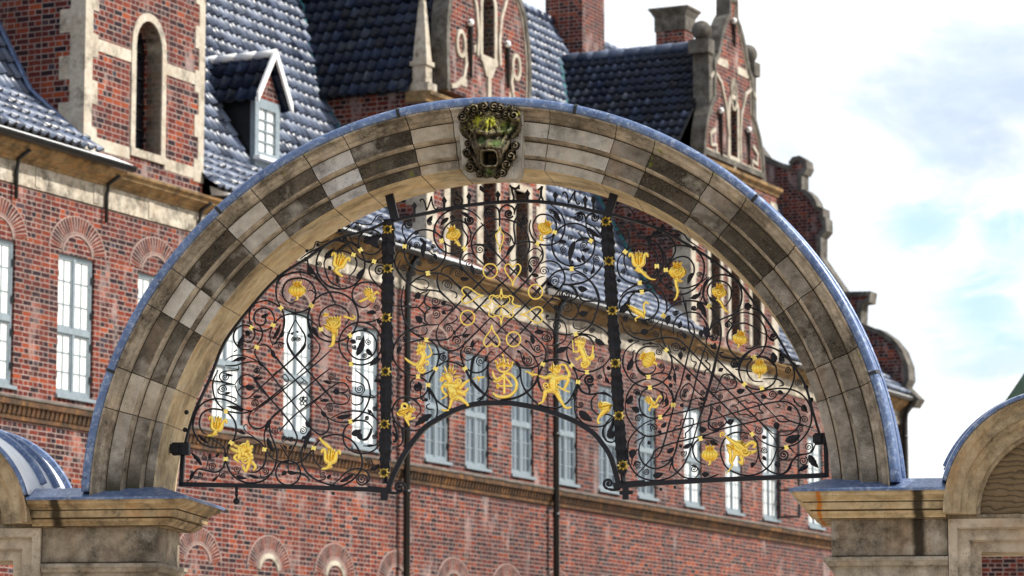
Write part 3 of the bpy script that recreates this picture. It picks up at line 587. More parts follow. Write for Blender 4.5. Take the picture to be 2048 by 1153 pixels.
S(3.2,1060,390,1000,430,940,510,915,590,920,650);S(3,1010,380,1060,440,1070,520,1080,590);S(3.2,1060,385,1130,350,1203,345);SP(1100,290,56,3.6);S(3.4,1040,300,1060,240,1120,220,1180,240,1200,320,1200,440);SP(1135,545,34);S(3.4,1200,450,1130,490,1085,530,1080,600)
S(3,1203,790,1110,860,985,1000,880,1100,830,1153);S(3,1203,990,1110,1110,1050,1153)
L(1080,560,1170,680,34)
K(250,620,5,620,565,-15,848,640,55,482,888,80)
T(990,370,5.012)
S(3.4,45,440,45,300,60,240,110,205,170,220,195,260,190,300);SP(140,290,46,3.6);S(3.4,275,195,220,215,190,280);S(3.2,0,345,100,345,190,370,260,410,320,490,345,580,340,650,310,710,250,790)
S(3.2,310,240,240,300,195,370,190,450,200,530,190,610,100,730,0,830);SP(290,355,44,3.4);S(3,270,360,280,320,320,300);S(3,45,440,90,470,160,520,190,600);SP(130,555,30);SP(52,640,18);S(2.6,210,380,250,420,265,470,245,505);L(195,600,110,710,34)
S(3.2,560,200,640,265,690,350,700,430,665,540,585,595,500,605,430,585,370,520,345,430,360,350);S(3,480,535,550,530,600,480,615,400,580,330,510,298,440,305,395,360,380,430,420,530);L(590,260,670,385,50);SP(565,270,28)
C(785,602,215,0,360,3.2);L(800,560,745,790,58);L(915,535,800,575,34);S(4,960,545,900,535,850,545,805,580);SP(885,610,36);SP(760,530,28);SP(690,650,36);SP(770,780,26);L(720,575,625,575,36);S(2.4,900,545,860,510,830,475);L(870,660,955,640,38);L(880,700,900,785,38);S(2.2,850,640,880,700);L(820,720,870,785,34)
SP(845,320,44,3.4);S(3,750,320,790,330,840,360);S(3.2,910,380,900,310,850,275,800,300);S(3.2,910,370,930,310,980,290,1030,330);SP(1000,330,40,3);S(3,910,380,925,460,970,540,1080,600);S(3,910,385,1000,430,1075,530);L(930,430,1070,540,44)
S(3.2,430,590,470,640,480,720,440,800,300,980,180,1100,130,1153);SP(265,660,42);S(2.2,330,640,290,610,240,620,215,690,220,740,170,765,155,745);S(3,190,600,260,575,340,570,430,590)
SP(385,780,46);S(2.6,350,850,340,780,370,730,420,730,440,760);L(355,885,350,800,40);S(2.2,270,860,310,865,335,820,340,790);S(2.4,450,720,470,680,420,640,370,650,330,690)
S(3.2,460,790,520,765,590,770,650,810,690,880,700,950,680,1000,640,1060,560,1153);SP(490,865,48);L(440,915,360,905,40);S(2.2,430,990,405,960,440,930,500,915)
S(3.2,860,830,760,850,680,850,600,880,550,930,450,1030,350,1130);SP(605,965,52);S(2.2,510,1005,570,1020,640,1000);S(2.2,515,1080,500,1050,540,1030,600,1020)
S(3.2,790,850,870,890,940,950,1000,1030,1040,1153);S(3.2,1080,780,1060,830,1000,900,940,950,850,990,760,1000,690,995);SP(1020,745,40);L(960,900,1000,820,34);SP(910,860,28);S(2.2,990,720,990,800,970,900);S(2.2,900,930,830,890,770,900,765,950,800,965)
SP(705,1100,60);S(2.8,690,1000,750,1010,800,1060,830,1130);L(830,1030,930,1050,56);S(3,0,930,90,1000,190,1100,250,1153);S(3,0,680,90,770,200,880,310,980,420,1070,500,1153);S(3,0,1055,90,970,180,880,250,790)
K(430,592,-60,600,478,20,962,563,-60,770,845,85)
T(770,560,4.804)
SP(485,205,46);SP(490,325,46);S(3,430,105,390,160,385,230,440,268);S(3,440,268,395,310,380,380,420,430);S(3,80,250,260,265,320,268,380,330,385,390);S(3,320,268,370,210,390,140);L(440,268,545,265,32);L(540,240,590,200,38);L(545,300,590,332,36);S(2.2,540,260,600,240,650,265,600,300,545,280)
S(2.6,280,210,290,180,350,130,410,110);L(355,415,290,345,62);S(2.6,350,400,400,430,500,435);L(345,160,275,160,60)
S(3.2,180,60,160,160,160,270,190,390,240,480,320,540,400,575);S(3.2,520,430,400,435,300,455,240,485,150,540,95,620,75,700,90,780,150,860,230,910,320,920,420,890,490,840,540,800)
S(3.2,170,590,240,600,320,580,400,570,470,610,510,680,515,750,490,840,430,885);S(2.4,170,590,180,550,210,560);SP(195,575,18)
S(3.2,520,430,680,260,920,10);S(3.2,650,530,600,570,520,580,410,575);S(3.2,520,430,495,500,500,570,540,640,610,680,690,672,770,610,1010,370,1105,275);S(3.2,650,530,700,470,900,265,1105,50);S(3,80,250,180,250)
SP(605,470,42);S(2.4,560,470,580,430,640,415,690,380,690,350,675,345);S(2.2,640,420,685,425);SP(695,590,44);S(2.4,650,600,660,550,740,530,785,480,770,465);L(740,545,825,520,36);L(660,480,680,540,26);L(760,600,790,600,30)
S(3.2,760,630,725,700,740,770,770,840,850,890,920,885,970,850,1000,800,1105,720);SP(800,680,44);L(830,650,845,570,38);S(2.2,830,680,860,620,890,585,910,600);S(2.2,740,690,745,740,790,775,850,750)
S(3,825,1020,830,900,850,780,880,725,950,650,1105,490);SP(920,780,48);S(2.4,970,790,990,720,1020,690,1040,705);L(960,790,968,715,20)
S(3.2,990,870,1000,930,1040,970,1105,960);SP(560,745,36,2.6);S(3,440,715,520,715,580,700);S(2.4,590,780,640,745,690,735);S(3.2,520,830,570,790,640,790,720,820,780,870,830,960,960,1100,1040,1153)
S(3.3,430,1153,420,1050,440,950,500,850);S(3.2,1000,800,985,880,995,1000,960,1100,880,1153);L(155,640,120,710,44);S(2.2,205,600,150,650);SP(215,840,30);SP(155,930,14);S(2.4,170,880,200,920)
S(3.2,250,1060,250,980,300,940,360,945,405,990,410,1050,370,1120);SP(310,1030,44,4);S(4,340,1010,345,1153);S(2.2,240,495,330,530,390,520,405,480,395,460)
S(3,495,0,510,70,560,140,690,265,900,465,1020,575,1105,655);S(3,650,15,790,150,900,255,1105,450);S(3,850,0,1010,150,1105,240)
K(400,578,90,487,855,35,772,855,-30,320,932,90,417,1013,5)
T(990,560,4.804)
S(3,0,400,190,575,350,715,395,780,420,830);S(3,0,195,130,315,300,470,420,585,470,640,490,710,470,790,440,820);S(3,50,10,180,135,400,345,530,460,570,500,640,525,720,525,830,490);S(3,270,0,510,215,620,330,690,375,760,385,860,390,940,425,1040,480,1090,540)
S(3,0,520,170,360,300,235,510,10);S(3,0,750,90,680,180,580,290,465,400,340,510,215,590,130,640,50);S(3,0,310,70,250,180,135,310,0);S(3,0,590,90,690,190,780)
S(3.2,640,50,720,45,820,30,910,0);S(3.2,910,0,970,80,1000,180,980,290,930,420,860,490,780,530);S(3.2,510,215,560,185,620,200);SP(680,150,62);SP(690,265,62);S(3,650,45,740,60,790,130,760,190,690,205);S(3,690,205,770,230,800,290,780,350,730,385);S(3,790,130,830,190,880,205,1000,205,1080,215);S(3,880,205,820,240,800,300);L(800,85,895,90,58);L(805,330,900,315,60);L(600,290,570,240,44);L(690,205,700,205,20)
SP(600,440,52);S(2.4,490,350,500,385,560,380,640,390,680,450,685,540,650,600,560,630,480,625);SP(505,350,16);S(2.2,520,405,580,390)
SP(495,560,44);L(470,510,370,500,44);S(2.4,420,440,405,470,450,490,520,510,545,560,520,600);SP(410,660,42);L(370,620,340,525,44);S(2.4,290,590,330,600,360,660,400,700);SP(300,590,14);SP(310,775,46);S(2.4,210,690,240,690,260,760,290,820,350,820,385,790);L(270,770,280,715,20);SP(222,690,14);S(2.2,350,715,400,740,465,715)
S(3.2,190,780,240,840,330,850,400,830,480,780,560,765,650,775,720,810,780,900,795,1000,780,1100,740,1153);S(3.4,190,780,235,850,240,910,200,955);S(3.2,250,860,250,950,280,1040,370,1153);S(3.3,420,850,410,950,370,1020,300,1080,200,1130,50,1153);S(3.3,480,810,430,890,415,980,440,1050,490,1110);L(200,780,250,850,36)
S(3.2,690,650,760,560,830,530,900,550,945,610,950,680);S(3.2,695,650,690,720,720,800,780,860,870,885,960,870,1050,820,1110,740);S(3,580,710,640,660,700,650,760,690);L(690,655,570,715,56);SP(530,695,26)
S(2.2,750,400,760,460,820,475,880,450);SP(930,490,28);S(2.6,780,520,860,520,950,545,1000,590);L(960,570,1065,630,56);SP(1025,770,32);S(2.4,1045,830,1050,900,1090,980);L(1060,940,1105,1005,34);SP(1095,850,20)
S(3.2,880,900,830,930,805,990,830,1060,900,1100,1000,1090,1090,1110,1153,1153);SP(910,960,56,4.4);S(4,880,990,910,1060,900,1110);SP(1005,930,26);S(3,1090,540,1110,640)
K(778,525,75,462,812,25,738,825,-40,885,890,90,800,985,10)
T(770,680,5.767)
S(3.3,600,330,530,420,510,520,530,620,620,720,720,785,820,800,930,775,1060,720,1150,640,1190,530,1190,400,1180,330);S(3.3,920,340,980,450,1060,560,1160,635,1300,700);S(3.2,500,520,480,600,420,660,340,680,260,660)
S(3.2,360,890,410,830,400,760,340,700,260,660,170,680,110,740,85,820,100,910,160,990,250,1035,350,1045,450,1010);S(3,520,560,570,660,600,760,600,860,560,940,470,1010);L(545,860,330,1010,80);S(2.4,560,800,500,800,480,760,520,735);S(3,410,640,440,700,490,690);SP(470,690,22);L(520,570,600,690,34)
S(4,95,950,130,1050,150,1153);S(3,80,930,180,1000,200,1100,200,1153);S(3.4,990,540,990,360,1010,220,1060,170)
T(1000,680,5.765)
S(3.3,0,695,150,680,290,620,390,520,440,400,440,290);S(3.3,240,330,250,480,310,610,440,740,560,780,680,780,790,710,850,610,890,500,880,400,830,300);S(3,480,580,460,520,440,440,470,340,530,260,640,230,760,250,840,300)
S(3,860,620,860,780,880,870,960,960,1070,1000,1180,995,1260,950,1310,890);S(3,900,520,930,590,1020,630,1120,620,1210,610,1280,650);S(3,1120,620,1060,690,1060,790,1110,850,1150,860);L(910,820,1075,940,90);SP(930,745,34);S(2.6,870,760,900,780,960,770)
S(3,1310,890,1240,860,1180,870);S(3.4,1250,950,1190,1030,1190,1110,1230,1153);SP(1270,1095,46,5);S(5,1310,930,1280,1010,1240,1070);L(850,600,880,720,30)
mid_panel=cur; cur=MB()
# ---------------------------------------------------------------- right leaf
T(1190,400,4.804)
S(3.2,290,490,230,560,215,640,240,730,320,790,430,810,540,770,620,690,660,600,640,500,590,420,500,370,400,350,310,370,240,420);S(3.2,430,790,530,750,590,680,605,590,570,490,500,440,410,425,330,460,290,520,280,600,310,680)
S(3.2,620,640,650,540,720,460,820,438,940,465,1020,540,1050,640,1030,760,960,850,860,905,760,890,670,820,610,730,600,640);S(3,700,700,720,610,780,560,850,545,910,570,950,640,945,720,900,770);S(3,690,690,710,770,770,830,850,850,940,830,1020,790,1080,740);L(940,700,890,815,46);SP(1000,720,28)
S(2.2,190,140,220,90,290,70,350,100,380,160,420,200,500,215,530,190,520,150,490,155);SP(330,150,20);S(2.4,540,190,570,260,600,290);S(2.6,610,290,740,290,850,330,900,390,1030,480);SP(790,340,26);SP(650,250,18)
SP(235,310,28);SP(355,255,30);S(3,190,260,260,250,310,300,330,380,320,450,290,500);S(3,500,350,600,330,700,350,760,420,770,500,720,590,690,650);S(3,600,420,660,510,685,590,680,660);SP(635,400,28);SP(520,405,24);SP(440,320,20);L(540,345,650,310,64);L(470,380,560,350,40)
S(3.2,680,660,640,760,580,830,480,880,330,890);S(3.2,600,640,610,730,640,800);S(3.4,240,940,290,880,370,830,470,800,560,820,640,880,680,960,690,1050,660,1120)
C(465,1010,147,0,360,3.2);S(3.2,230,1050,250,960,320,890,420,870);SP(230,780,18);SP(275,690,26);L(265,1095,335,925,50);S(2.2,330,930,300,960);SP(300,1130,26);S(3.2,660,1110,740,1020,830,980,920,970,1010,985,1095,1025,1153,1080);S(2.6,840,910,860,1000,880,1090);SP(775,1090,28);SP(955,1040,28);L(980,985,1075,1085,60);SP(690,820,18);L(920,950,1025,895,46);S(2.6,1030,820,1000,900,900,950)
S(3.2,1100,740,1050,810,1040,900,1060,980,1110,1030);K(292,503,40,595,640,0,682,677,0,432,800,90,452,888,85,658,1113,35,1095,1025,-50)
T(1400,480,4.433)
S(3.2,0,560,30,480,50,400,110,330,190,310,270,325,340,380,370,470,360,570,310,650,200,700,130,740,90,800);S(3,240,580,170,600,90,580,40,530,25,460,40,400);S(3,90,520,65,460,90,390,150,365,230,380,275,440,270,520,230,580);S(6,85,510,120,545,170,545);S(2.6,125,340,120,280,135,255)
S(3.2,290,690,350,650,430,650,510,690,570,770,590,860,570,960,520,1030,440,1055,370,1055,300,1020,250,940,240,860,270,790,330,750,400,740,470,770,540,820,600,850);S(3,490,780,525,850,500,930,440,965,400,960);SP(650,855,36,3.2);S(3,600,850,630,890,660,895);SP(250,755,36,3);S(3,290,690,260,710,230,750)
L(390,600,465,580,60);L(400,590,440,560,40);S(4,450,600,510,630,555,670);S(2.6,330,640,390,610);S(3.2,85,600,150,680,185,780,180,900,150,1040,120,1153);L(20,570,60,705,46);S(2.6,75,830,70,760,20,690,0,680);S(2.4,80,820,100,750,110,710);SP(120,870,30);S(2.2,150,795,165,830,140,900);L(90,930,150,975,34);L(60,780,85,870,44)
S(3.2,350,1153,370,1080,430,1000,500,960,580,948,660,965,730,1010,790,1070,830,1130);S(3,470,1045,530,1035,600,1060,660,1120);L(640,1000,670,1095,46);SP(725,1060,26);SP(310,1100,40);S(2.6,210,1000,180,1000,190,1030,260,1045,340,1060,345,1100)
K(78,592,-60,480,1045,60)
T(1220,600,5.241)
S(3.2,120,230,150,310,210,370,300,410,400,425,500,405,600,395,700,410,760,450,830,520,1070,770,1153,850);S(3,580,160,545,250,535,340,560,440,620,560,650,640,640,740,590,830,500,890,400,915,300,895,210,830,150,730,135,640,160,540,230,470,310,430)
S(3,480,690,470,740,420,775,350,770,290,710,270,630,290,550,350,500,430,488,510,490);S(3,270,680,310,760,400,815);SP(515,550,34);L(185,745,235,600,60);S(2.4,190,680,240,600,240,550,265,530);SP(245,795,36);S(2.6,230,670,270,645,310,640)
S(3,430,800,500,770,580,770,620,790);SP(540,690,30);S(2.6,500,780,560,740,570,690);S(3.2,160,1100,180,1000,240,900,320,850,420,825,520,850,600,910,650,1000,660,1100);S(3,310,1090,320,1000,370,940,440,930,510,950,560,1020,550,1100);SP(285,975,30);L(185,1100,240,995,46);SP(620,815,24);SP(635,900,22);L(590,1120,600,1025,40);S(2.2,510,950,580,980,600,1030)
S(3,885,330,870,400,830,530,740,890,700,980,660,1100);S(3,1010,470,960,620,900,850,830,1153);S(3,1153,440,1070,770,980,1130);S(3,795,0,800,100,820,230,830,320,880,375,1000,480,1153,620);S(3,820,220,870,270,885,330,880,375);S(3,510,460,640,580,780,700,900,820,1030,950,1090,1010,1153,1060)
S(3,670,370,665,280,700,190,770,145,850,130,930,150,990,220,1020,310);S(3,1010,470,1015,380,1060,290,1153,200);L(990,280,1030,420,50);L(620,160,600,270,58);L(720,300,745,215,46);SP(695,140,28);SP(880,90,28);L(795,410,755,340,46);S(2.4,710,390,710,345,750,335,780,370);SP(490,360,36)
L(320,345,410,320,70);S(2.6,200,285,230,340,300,350,370,340,440,300,540,190);L(185,430,255,425,42);S(2.4,240,425,310,430);S(2.4,340,470,420,455,500,470);L(400,455,455,455,30);SP(165,200,30);L(100,140,170,20,50);SP(435,215,30);L(320,205,415,262,42)
SP(690,500,44);S(2.4,610,470,625,520,640,560);L(740,545,745,635,52);S(2.4,640,520,650,470,700,455,740,500,745,560);SP(770,515,24)
S(2.4,880,560,920,500,960,530,1020,560,1020,630,1000,640,1045,680,1040,730,1000,740,990,790,960,765,900,755,880,710,905,660,860,640,850,590,880,560)
SP(700,720,28);L(680,760,690,885,34);S(2.4,640,640,670,740,690,800);L(790,810,855,785,46);L(800,800,855,855,36);S(2.6,1020,1050,920,1030,830,1060,760,1050,735,990,770,910,830,880,870,920,930,980,1020,1050);SP(790,960,28);SP(780,1005,26);L(930,1030,1030,1052,36);SP(975,975,28);SP(950,1090,28);L(955,310,960,405,50);SP(1085,395,40);S(2.4,1115,310,1150,380);L(1080,520,1105,445,46)
K(562,170,30,592,530,-45,405,812,85,420,922,85,665,1105,10)
T(1400,700,4.119)
S(3,60,0,130,70,230,170,330,260,410,340,500,430,620,550);S(3,0,95,220,325,480,580,600,690);S(3,0,270,170,430,430,690);S(3,430,690,520,760,620,800,710,800,800,770,870,700,910,620,920,540,900,450,840,370,760,330,660,318,560,330,440,360,290,400,110,450,0,485)
S(3,480,580,630,760,625,840,590,930,545,980,480,1020,400,1035,310,1020,220,970,180,890,170,820,200,740,260,690,340,680,420,700,470,760,480,840,500,920,560,990,630,1020,690,1020,740,980,760,920,800,880,850,865)
S(3,620,550,680,545,740,585,930,645);S(3,620,550,660,590,740,590);S(3,0,605,180,550,480,460,620,430,720,430,790,480,825,560,810,630,750,690,680,705,600,690);S(3,0,730,160,660,340,615,500,580,620,550);S(3,150,0,110,200,30,470,0,560)
S(3,520,262,440,255,390,190,395,120,440,75,505,58,570,75,620,130,630,190,610,240);S(3.2,370,300,330,220,320,140,350,60,410,10,430,0);S(3.2,370,290,430,320,500,325,560,310,610,270,640,200);S(3,640,0,720,60,765,140,775,230,740,330,680,400,640,430);S(2.8,290,160,350,170,430,180);S(3,520,240,620,240,670,260,685,290,650,300)
SP(285,110,40,3);S(2.6,200,15,165,30,180,60,260,75,330,75);SP(670,85,28);L(610,110,600,15,56);SP(720,170,28);SP(805,275,30)
S(2.4,265,460,310,480,310,520,350,535,380,530,420,550,455,540,470,520,520,520,490,490,485,450,440,430,400,440,370,420,320,430,310,450,265,460)
S(2.7,100,390,150,340,230,325,290,310,300,270,270,220,220,200,180,220,150,300,110,390);SP(225,235,26);SP(270,265,24);S(2.7,95,440,100,510,75,580,70,640,110,665,150,650,200,620,215,580,160,520,100,470);SP(125,620,28);SP(175,610,24);L(150,175,195,150,34);L(220,605,285,575,48);L(300,345,375,330,46);L(0,650,60,660,46);SP(110,330,26);SP(165,385,24);SP(150,480,24)
SP(595,370,34);L(500,380,555,390,40);L(640,340,692,362,38);S(2.4,540,400,600,405,640,360);L(725,465,755,505,44);S(2.2,680,430,740,480);S(2.2,640,440,660,470,620,480);S(2.6,770,400,800,450,850,480,890,520);L(840,455,885,515,50);S(2.4,780,440,765,400);SP(860,575,32);SP(825,655,32);L(700,755,835,700,68);L(628,595,640,665,50);S(2.4,590,585,630,600);S(2.4,640,680,670,680)
SP(375,720,26);SP(490,665,36);L(508,715,555,725,34);SP(530,825,28);L(518,875,548,915,30);S(2.2,480,860,465,920,430,970);L(442,925,425,975,34)
SP(690,865,44,3.2);S(3,780,850,740,810,690,810,650,840);SP(850,915,40);SP(895,800,38);S(3,780,860,860,860,920,840,950,780);L(895,865,980,978,56);L(895,955,800,1008,40);S(2.6,630,920,620,950,650,970);SP(640,950,24);S(3,850,865,800,870,750,930,720,990,680,1020)
K(448,65,70,368,285,-45,510,318,75,432,697,55,712,805,75)
T(1190,780,4.804)
S(3.2,290,130,300,230,340,310,400,385,480,440,560,445,690,410,930,340,1190,265);S(3,620,270,500,310,400,385,330,480,315,570,320,680,370,780,440,840,540,870,640,865,740,830,840,740,900,620,940,500,1050,100,1075,0)
S(3,440,240,540,270,620,265,710,240,900,200,1190,120);S(3.2,420,80,440,200,500,260);S(3.2,735,0,750,100,700,200,630,265);S(3,640,20,655,80,620,140)
S(3.2,480,450,430,530,425,620,470,710,560,755,650,740,720,690,770,600,800,480,880,230,950,0);S(3,750,660,750,740,800,800,870,845,960,850);S(3,540,660,600,640,650,550,720,300,760,150,800,0);S(3,390,830,540,660,570,590,640,550,760,510,960,460,1190,400);S(3,1060,720,980,680,940,590,960,510,1030,465,1120,470,1190,500);S(3,960,850,1080,850,1190,810)
SP(415,275,36);L(425,215,345,165,58);S(2.4,480,240,420,240,385,270);SP(570,360,40);L(635,365,690,308,40);S(2.4,500,340,540,330,600,390);SP(625,405,18);S(2.4,380,520,400,490,480,450);L(520,530,515,485,34)
S(2.4,755,460,750,400,780,350,820,340,830,290,880,280,940,280,935,350,890,400,870,420,870,460,820,465,755,460)
L(375,570,350,665,70);S(2.4,350,720,360,660,400,580,420,580);SP(415,720,34);SP(495,785,32);S(2.4,370,740,390,690,440,700);L(555,830,665,800,58);L(690,605,765,552,46);SP(850,610,32);L(845,562,935,508,44);SP(820,540,16);S(2.4,630,690,700,680,750,640);S(2.4,710,785,730,720,750,660);S(2.4,830,690,880,660)
SP(950,760,40);S(2.6,960,850,1000,800,985,750,930,730);L(1025,812,1105,808,52);SP(1085,510,28);L(1105,488,1190,532,46);SP(405,20,32);L(305,135,350,45,46);L(680,135,690,65,40);S(2.4,650,170,680,150,690,100);L(820,165,850,128,42);L(1000,392,1065,368,64);S(2.8,1110,130,1110,220,1090,300,1130,370,1180,370)
K(628,265,85,752,147,5,1015,470,75)
right_panel=cur; cur=MB()
for mb,lb in((left_panel,'left scroll panel of black iron with a square lattice in its middle'),(mid_panel,'central scroll panel with a diagonal lattice set with gilded hearts and rings'),(right_panel,'right scroll panel with two crossing sets of thin bars')):
    o=mb.build('scroll_panel',[M['iron']],OV); o['label']=lb
# small left-overs that belong to the middle panel beside the posts
T(1190,780,4.804); S(3.2,160,260,110,320,80,390,100,480,160,505,200,480); S(5.5,180,270,160,360,130,420,150,455)
cur.build('side_scroll',[M['iron']],OV); cur=MB()
T(560,740,4.2704); S(3,960,430,1010,470,1050,520,1050,600,1020,650,960,660); S(5,960,530,990,570,985,610,965,610)
cur.build('side_scroll',[M['iron']],OV)
# ---------------------------------------------------------------- frame
T(0,0,1)
def bar(pts,w,mb,th=1.0,n=0):
    P=[W(*p) for p in pts]
    line=[(p.x,p.z) for p in P]; h=w*PXM/2; mb.ribbon(line,h,h,DEP-.014*th,DEP+.016*th)
mb=MB(); bar([(360,969),(560,973.5),(780,981)],9,mb); bar([(1238,971),(1440,960),(1653,951)],9.5,mb); bar([(366,905),(362,972)],8.5,mb); bar([(1651,866),(1653.5,955)],9,mb)
bar([(1227,973),(1238,971),(1290,967)],13,mb,1.2); bar([(735,978),(783,983)],12,mb,1.2)
def sm(pts,n=5): return crom(pts,n)
bar(sm([(783,440),(735,461),(677,478),(647,494),(610,520),(558,554),(506,610),(450,684),(420,758),(388,828),(370,890),(362,940)]),5,mb)
bar(sm([(783,443),(840,430),(912,415),(956,409),(1000,405),(1056,403),(1098,406),(1150,414),(1215,430)]),6.5,mb)
bar(sm([(1213,428),(1240,434),(1315,458),(1386,496),(1430,525),(1474,562),(1526,631),(1558,679),(1587,731),(1611,773),(1626,825),(1640,872)]),5,mb)
bar(sm([(776,980),(787,951),(806,913),(829,880),(851,855),(881,836),(916,818.5),(957,808),(1010,806.5),(1036,809),(1075,816.5),(1121,831),(1156,846.5),(1187,867),(1202,884),(1219,909),(1228,934),(1237,968)]),10,mb,1.3)
for x,y in((474,972),(502,978),(667,984),(1322,976),(1560,966),(1350,972)): p=W(x,y+4); mb.box(p.x-.008,p.x+.008,DEP-.02,DEP+.02,p.z-.008,p.z+.012)
for x,y in((557,555),(506,611),(612,519),(373,825),(370,860),(690,479),(1316,459),(1388,497),(1425,523),(1474,563),(1587,730),(1612,775),(906,416),(1098,405),(1622,800)): mb.sphere(W(x,y),.017,6)
mb.build('frame',[M['iron']],OV)
for pts,w in((((778,388),(791,443)),17),(((1229,386),(1214,436)),17)): mb=MB(); bar(pts,w,mb,1.3); mb.build('stay_bar',[M['iron']],OV)
for x0,x1,y0,y1 in((346,379,886,911),(1629,1653,867,890)):
    a=W(x0,y0);b=W(x1,y1); mb=MB(); mb.box(a.x,b.x,DEP-.03,DEP+.03,b.z,a.z); mb.box(a.x-.01,a.x+.05,DEP-.045,DEP+.02,b.z+.012,a.z-.012)
    for k in(0,1): mb.sphere((.5*(a.x+b.x),DEP-.033,a.z-.02-.045*k),.012,6)
    mb.build('hinge',[M['iron']],OV,bevel=.004)
mb=MB(); mb.tube([W(473,970),W(473,998)],.008,8); 
for y in(978,984,990): mb.sphere(W(473,y),.013,8)
mb.sphere(W(473,1003),.024,12); mb.build('ball_pendant',[M['iron']],OV)
T(560,740,4.2704); cur=MB(); SP(1020,1005,52,4.6,20,-1,1.4); S(5,925,1050,1000,1052,1060,1030); cur.build('end_scroll',[M['iron']],OV)
cur=MB(); SP(915,1080,14,2); p=W(885,1080); cur.box(p.x-.018,p.x+.03,DEP-.02,DEP+.02,p.z-.03,p.z+.05); cur.build('lower_bolt',[M['iron']],OV)
T(1190,780,4.804); cur=MB(); SP(130,900,52,4.6,100,1,1.4); S(5,245,950,180,962,120,952); cur.build('end_scroll',[M['iron']],OV)
cur=MB(); C(255,990,15,0,360,2); S(2,270,985,300,985); p=W(295,985); cur.box(p.x-.02,p.x+.02,DEP-.02,DEP+.02,p.z-.05,p.z+.05); p=W(300,988); cur.box(p.x-.045,p.x+.045,DEP-.015,DEP+.015,p.z-.012,p.z+.012); cur.build('lower_bolt',[M['iron']],OV)
# cresting: spikes and iron characters on the top rail
T(0,0,1)
for x,yt,yb in((829,404,428),(888.5,393,418),(938,385,411),(996,381.5,406),(1055,379,404),(1110.7,383,407),(1170.6,391,417),(1187,391,420),(806,428,438)):
    a=W(x,yt);b=W(x,yb); h=a.z-b.z; mb=MB()
    mb.prism([(b.x-.008,b.z),(b.x+.008,b.z),(b.x+.008,b.z+h*.42),(b.x+.019,b.z+h*.66),(b.x,a.z),(b.x-.019,b.z+h*.66),(b.x-.008,b.z+h*.42)],(),DEP-.006,DEP+.006); mb.build('cresting_spike',[M['iron']],OV,fix=True)
E1=(760,370,5.0125); E2=(990,370,5.012)
for org,strokes in((E1,((2.8,408,170,405,150,430,147,450,180,468,258),(2.8,468,258,495,190,517,115),(2.8,517,115,525,190,550,240,575,240,580,225))),
    (E1,((3.6,762,70,775,105,815,130,825,170,805,200,770,205,745,185,750,155,780,150,800,165),)),
    (E1,((4.6,1000,20,1040,40,1095,12),(3.4,1090,15,1095,50),(4,1010,45,1040,70,1065,85),(3.4,1065,85,1030,60,1000,40),(3.4,1080,118,1100,115,1103,140,1085,160,1060,158),(3,1063,85,1085,100,1100,116))),
    (E2,((3.6,148,5,165,30,175,80,188,125,182,155,150,160,135,140,145,125),(4.6,165,28,205,40,242,18),(3,240,0,242,45))),
    (E2,((4.4,475,15,462,60,462,120),(3.4,475,15,448,40,430,50),(3.4,440,160,462,120,484,162))),
    (E2,((2.8,685,100,682,80,705,75,725,110,735,185),(2.8,735,185,770,120,802,60),(2.8,802,60,800,130,822,190,845,190,842,178)))):
    T(*org); cur=MB()
    for q in strokes: S(*q,taper=False)
    cur.build('iron_character',[M['iron']],OV)
# ---------------------------------------------------------------- acanthus posts and rosettes
T(0,0,1)
for (xt,yt,xb,yb,wt,wb),ros in(((778,440,770,968,24,22),((777,461),(777,539),(774,637),(773,745),(771,850),(770,947))),((1213,436,1247,966,25,21),((1213,445),(1219,524),(1226,623),(1232,728),(1239,833),(1247,932)))):
    mb=MB(); n=96; lft=[];rgt=[]
    for i in range(n+1):
        t=i/n; x=xt+(xb-xt)*t; y=yt+(yb-yt)*t; ph=(t*5.35)%1
        w=(wt+(wb-wt)*t)*.5*(.80+.26*abs(math.sin(PI*ph)))*(1 if t<.965 else .45)
        j=1.0+(.13 if i%3==0 else -.05)
        lft.append((x-w*j,y)); rgt.append((x+w*j,y))
    rows=[]
    for i in range(n+1):
        a=W(*lft[i]);b=W(*rgt[i]); r=[]
        for k in range(7):
            s=k/6; q=a.lerp(b,s); ph=(i/n*21)%1
            q.y=DEP-.020-.020*math.sin(PI*s)-.010*math.sin(2*PI*ph)*abs(2*s-1)-(.008 if abs(s-.5)<.1 else 0); r.append(mb.V(q))
        r.append(mb.V((b.x,DEP+.016,b.z))); r.append(mb.V((a.x,DEP+.016,a.z))); rows.append(r)
    for i in range(n):
        for k in range(9): mb.F([rows[i][k],rows[i+1][k],rows[i+1][(k+1)%9],rows[i][(k+1)%9]])
    mb.F(rows[0]); mb.F(rows[-1][::-1])
    post=mb.build('acanthus_post',[M['iron']],OV)
    for x,y in ros:
        c=W(x,y,-.045); mb=MB(); n=8; mid=[];tip=[];inn=[]
        for k in range(16):
            a=2*PI*k/16; r=.043 if k%2==0 else .028
            tip.append(mb.V((c.x+r*math.cos(a),c.y+.012,c.z+r*math.sin(a)))); inn.append(mb.V((c.x+.024*math.cos(a),c.y-.012,c.z+.024*math.sin(a)))); mid.append(mb.V((c.x+.014*math.cos(a),c.y+.002,c.z+.014*math.sin(a))))
        for k in range(16):
            j=(k+1)%16; mb.F([tip[k],tip[j],inn[j],inn[k]],0,None,False); mb.F([inn[k],inn[j],mid[j],mid[k]],0)
        mb.F(mid[::-1],1); mb.F(tip,1); mb.sphere((c.x,c.y-.004,c.z),.012,8,1)
        mb.build('rosette',[M['gold'],M['iron']],post,fix=True)
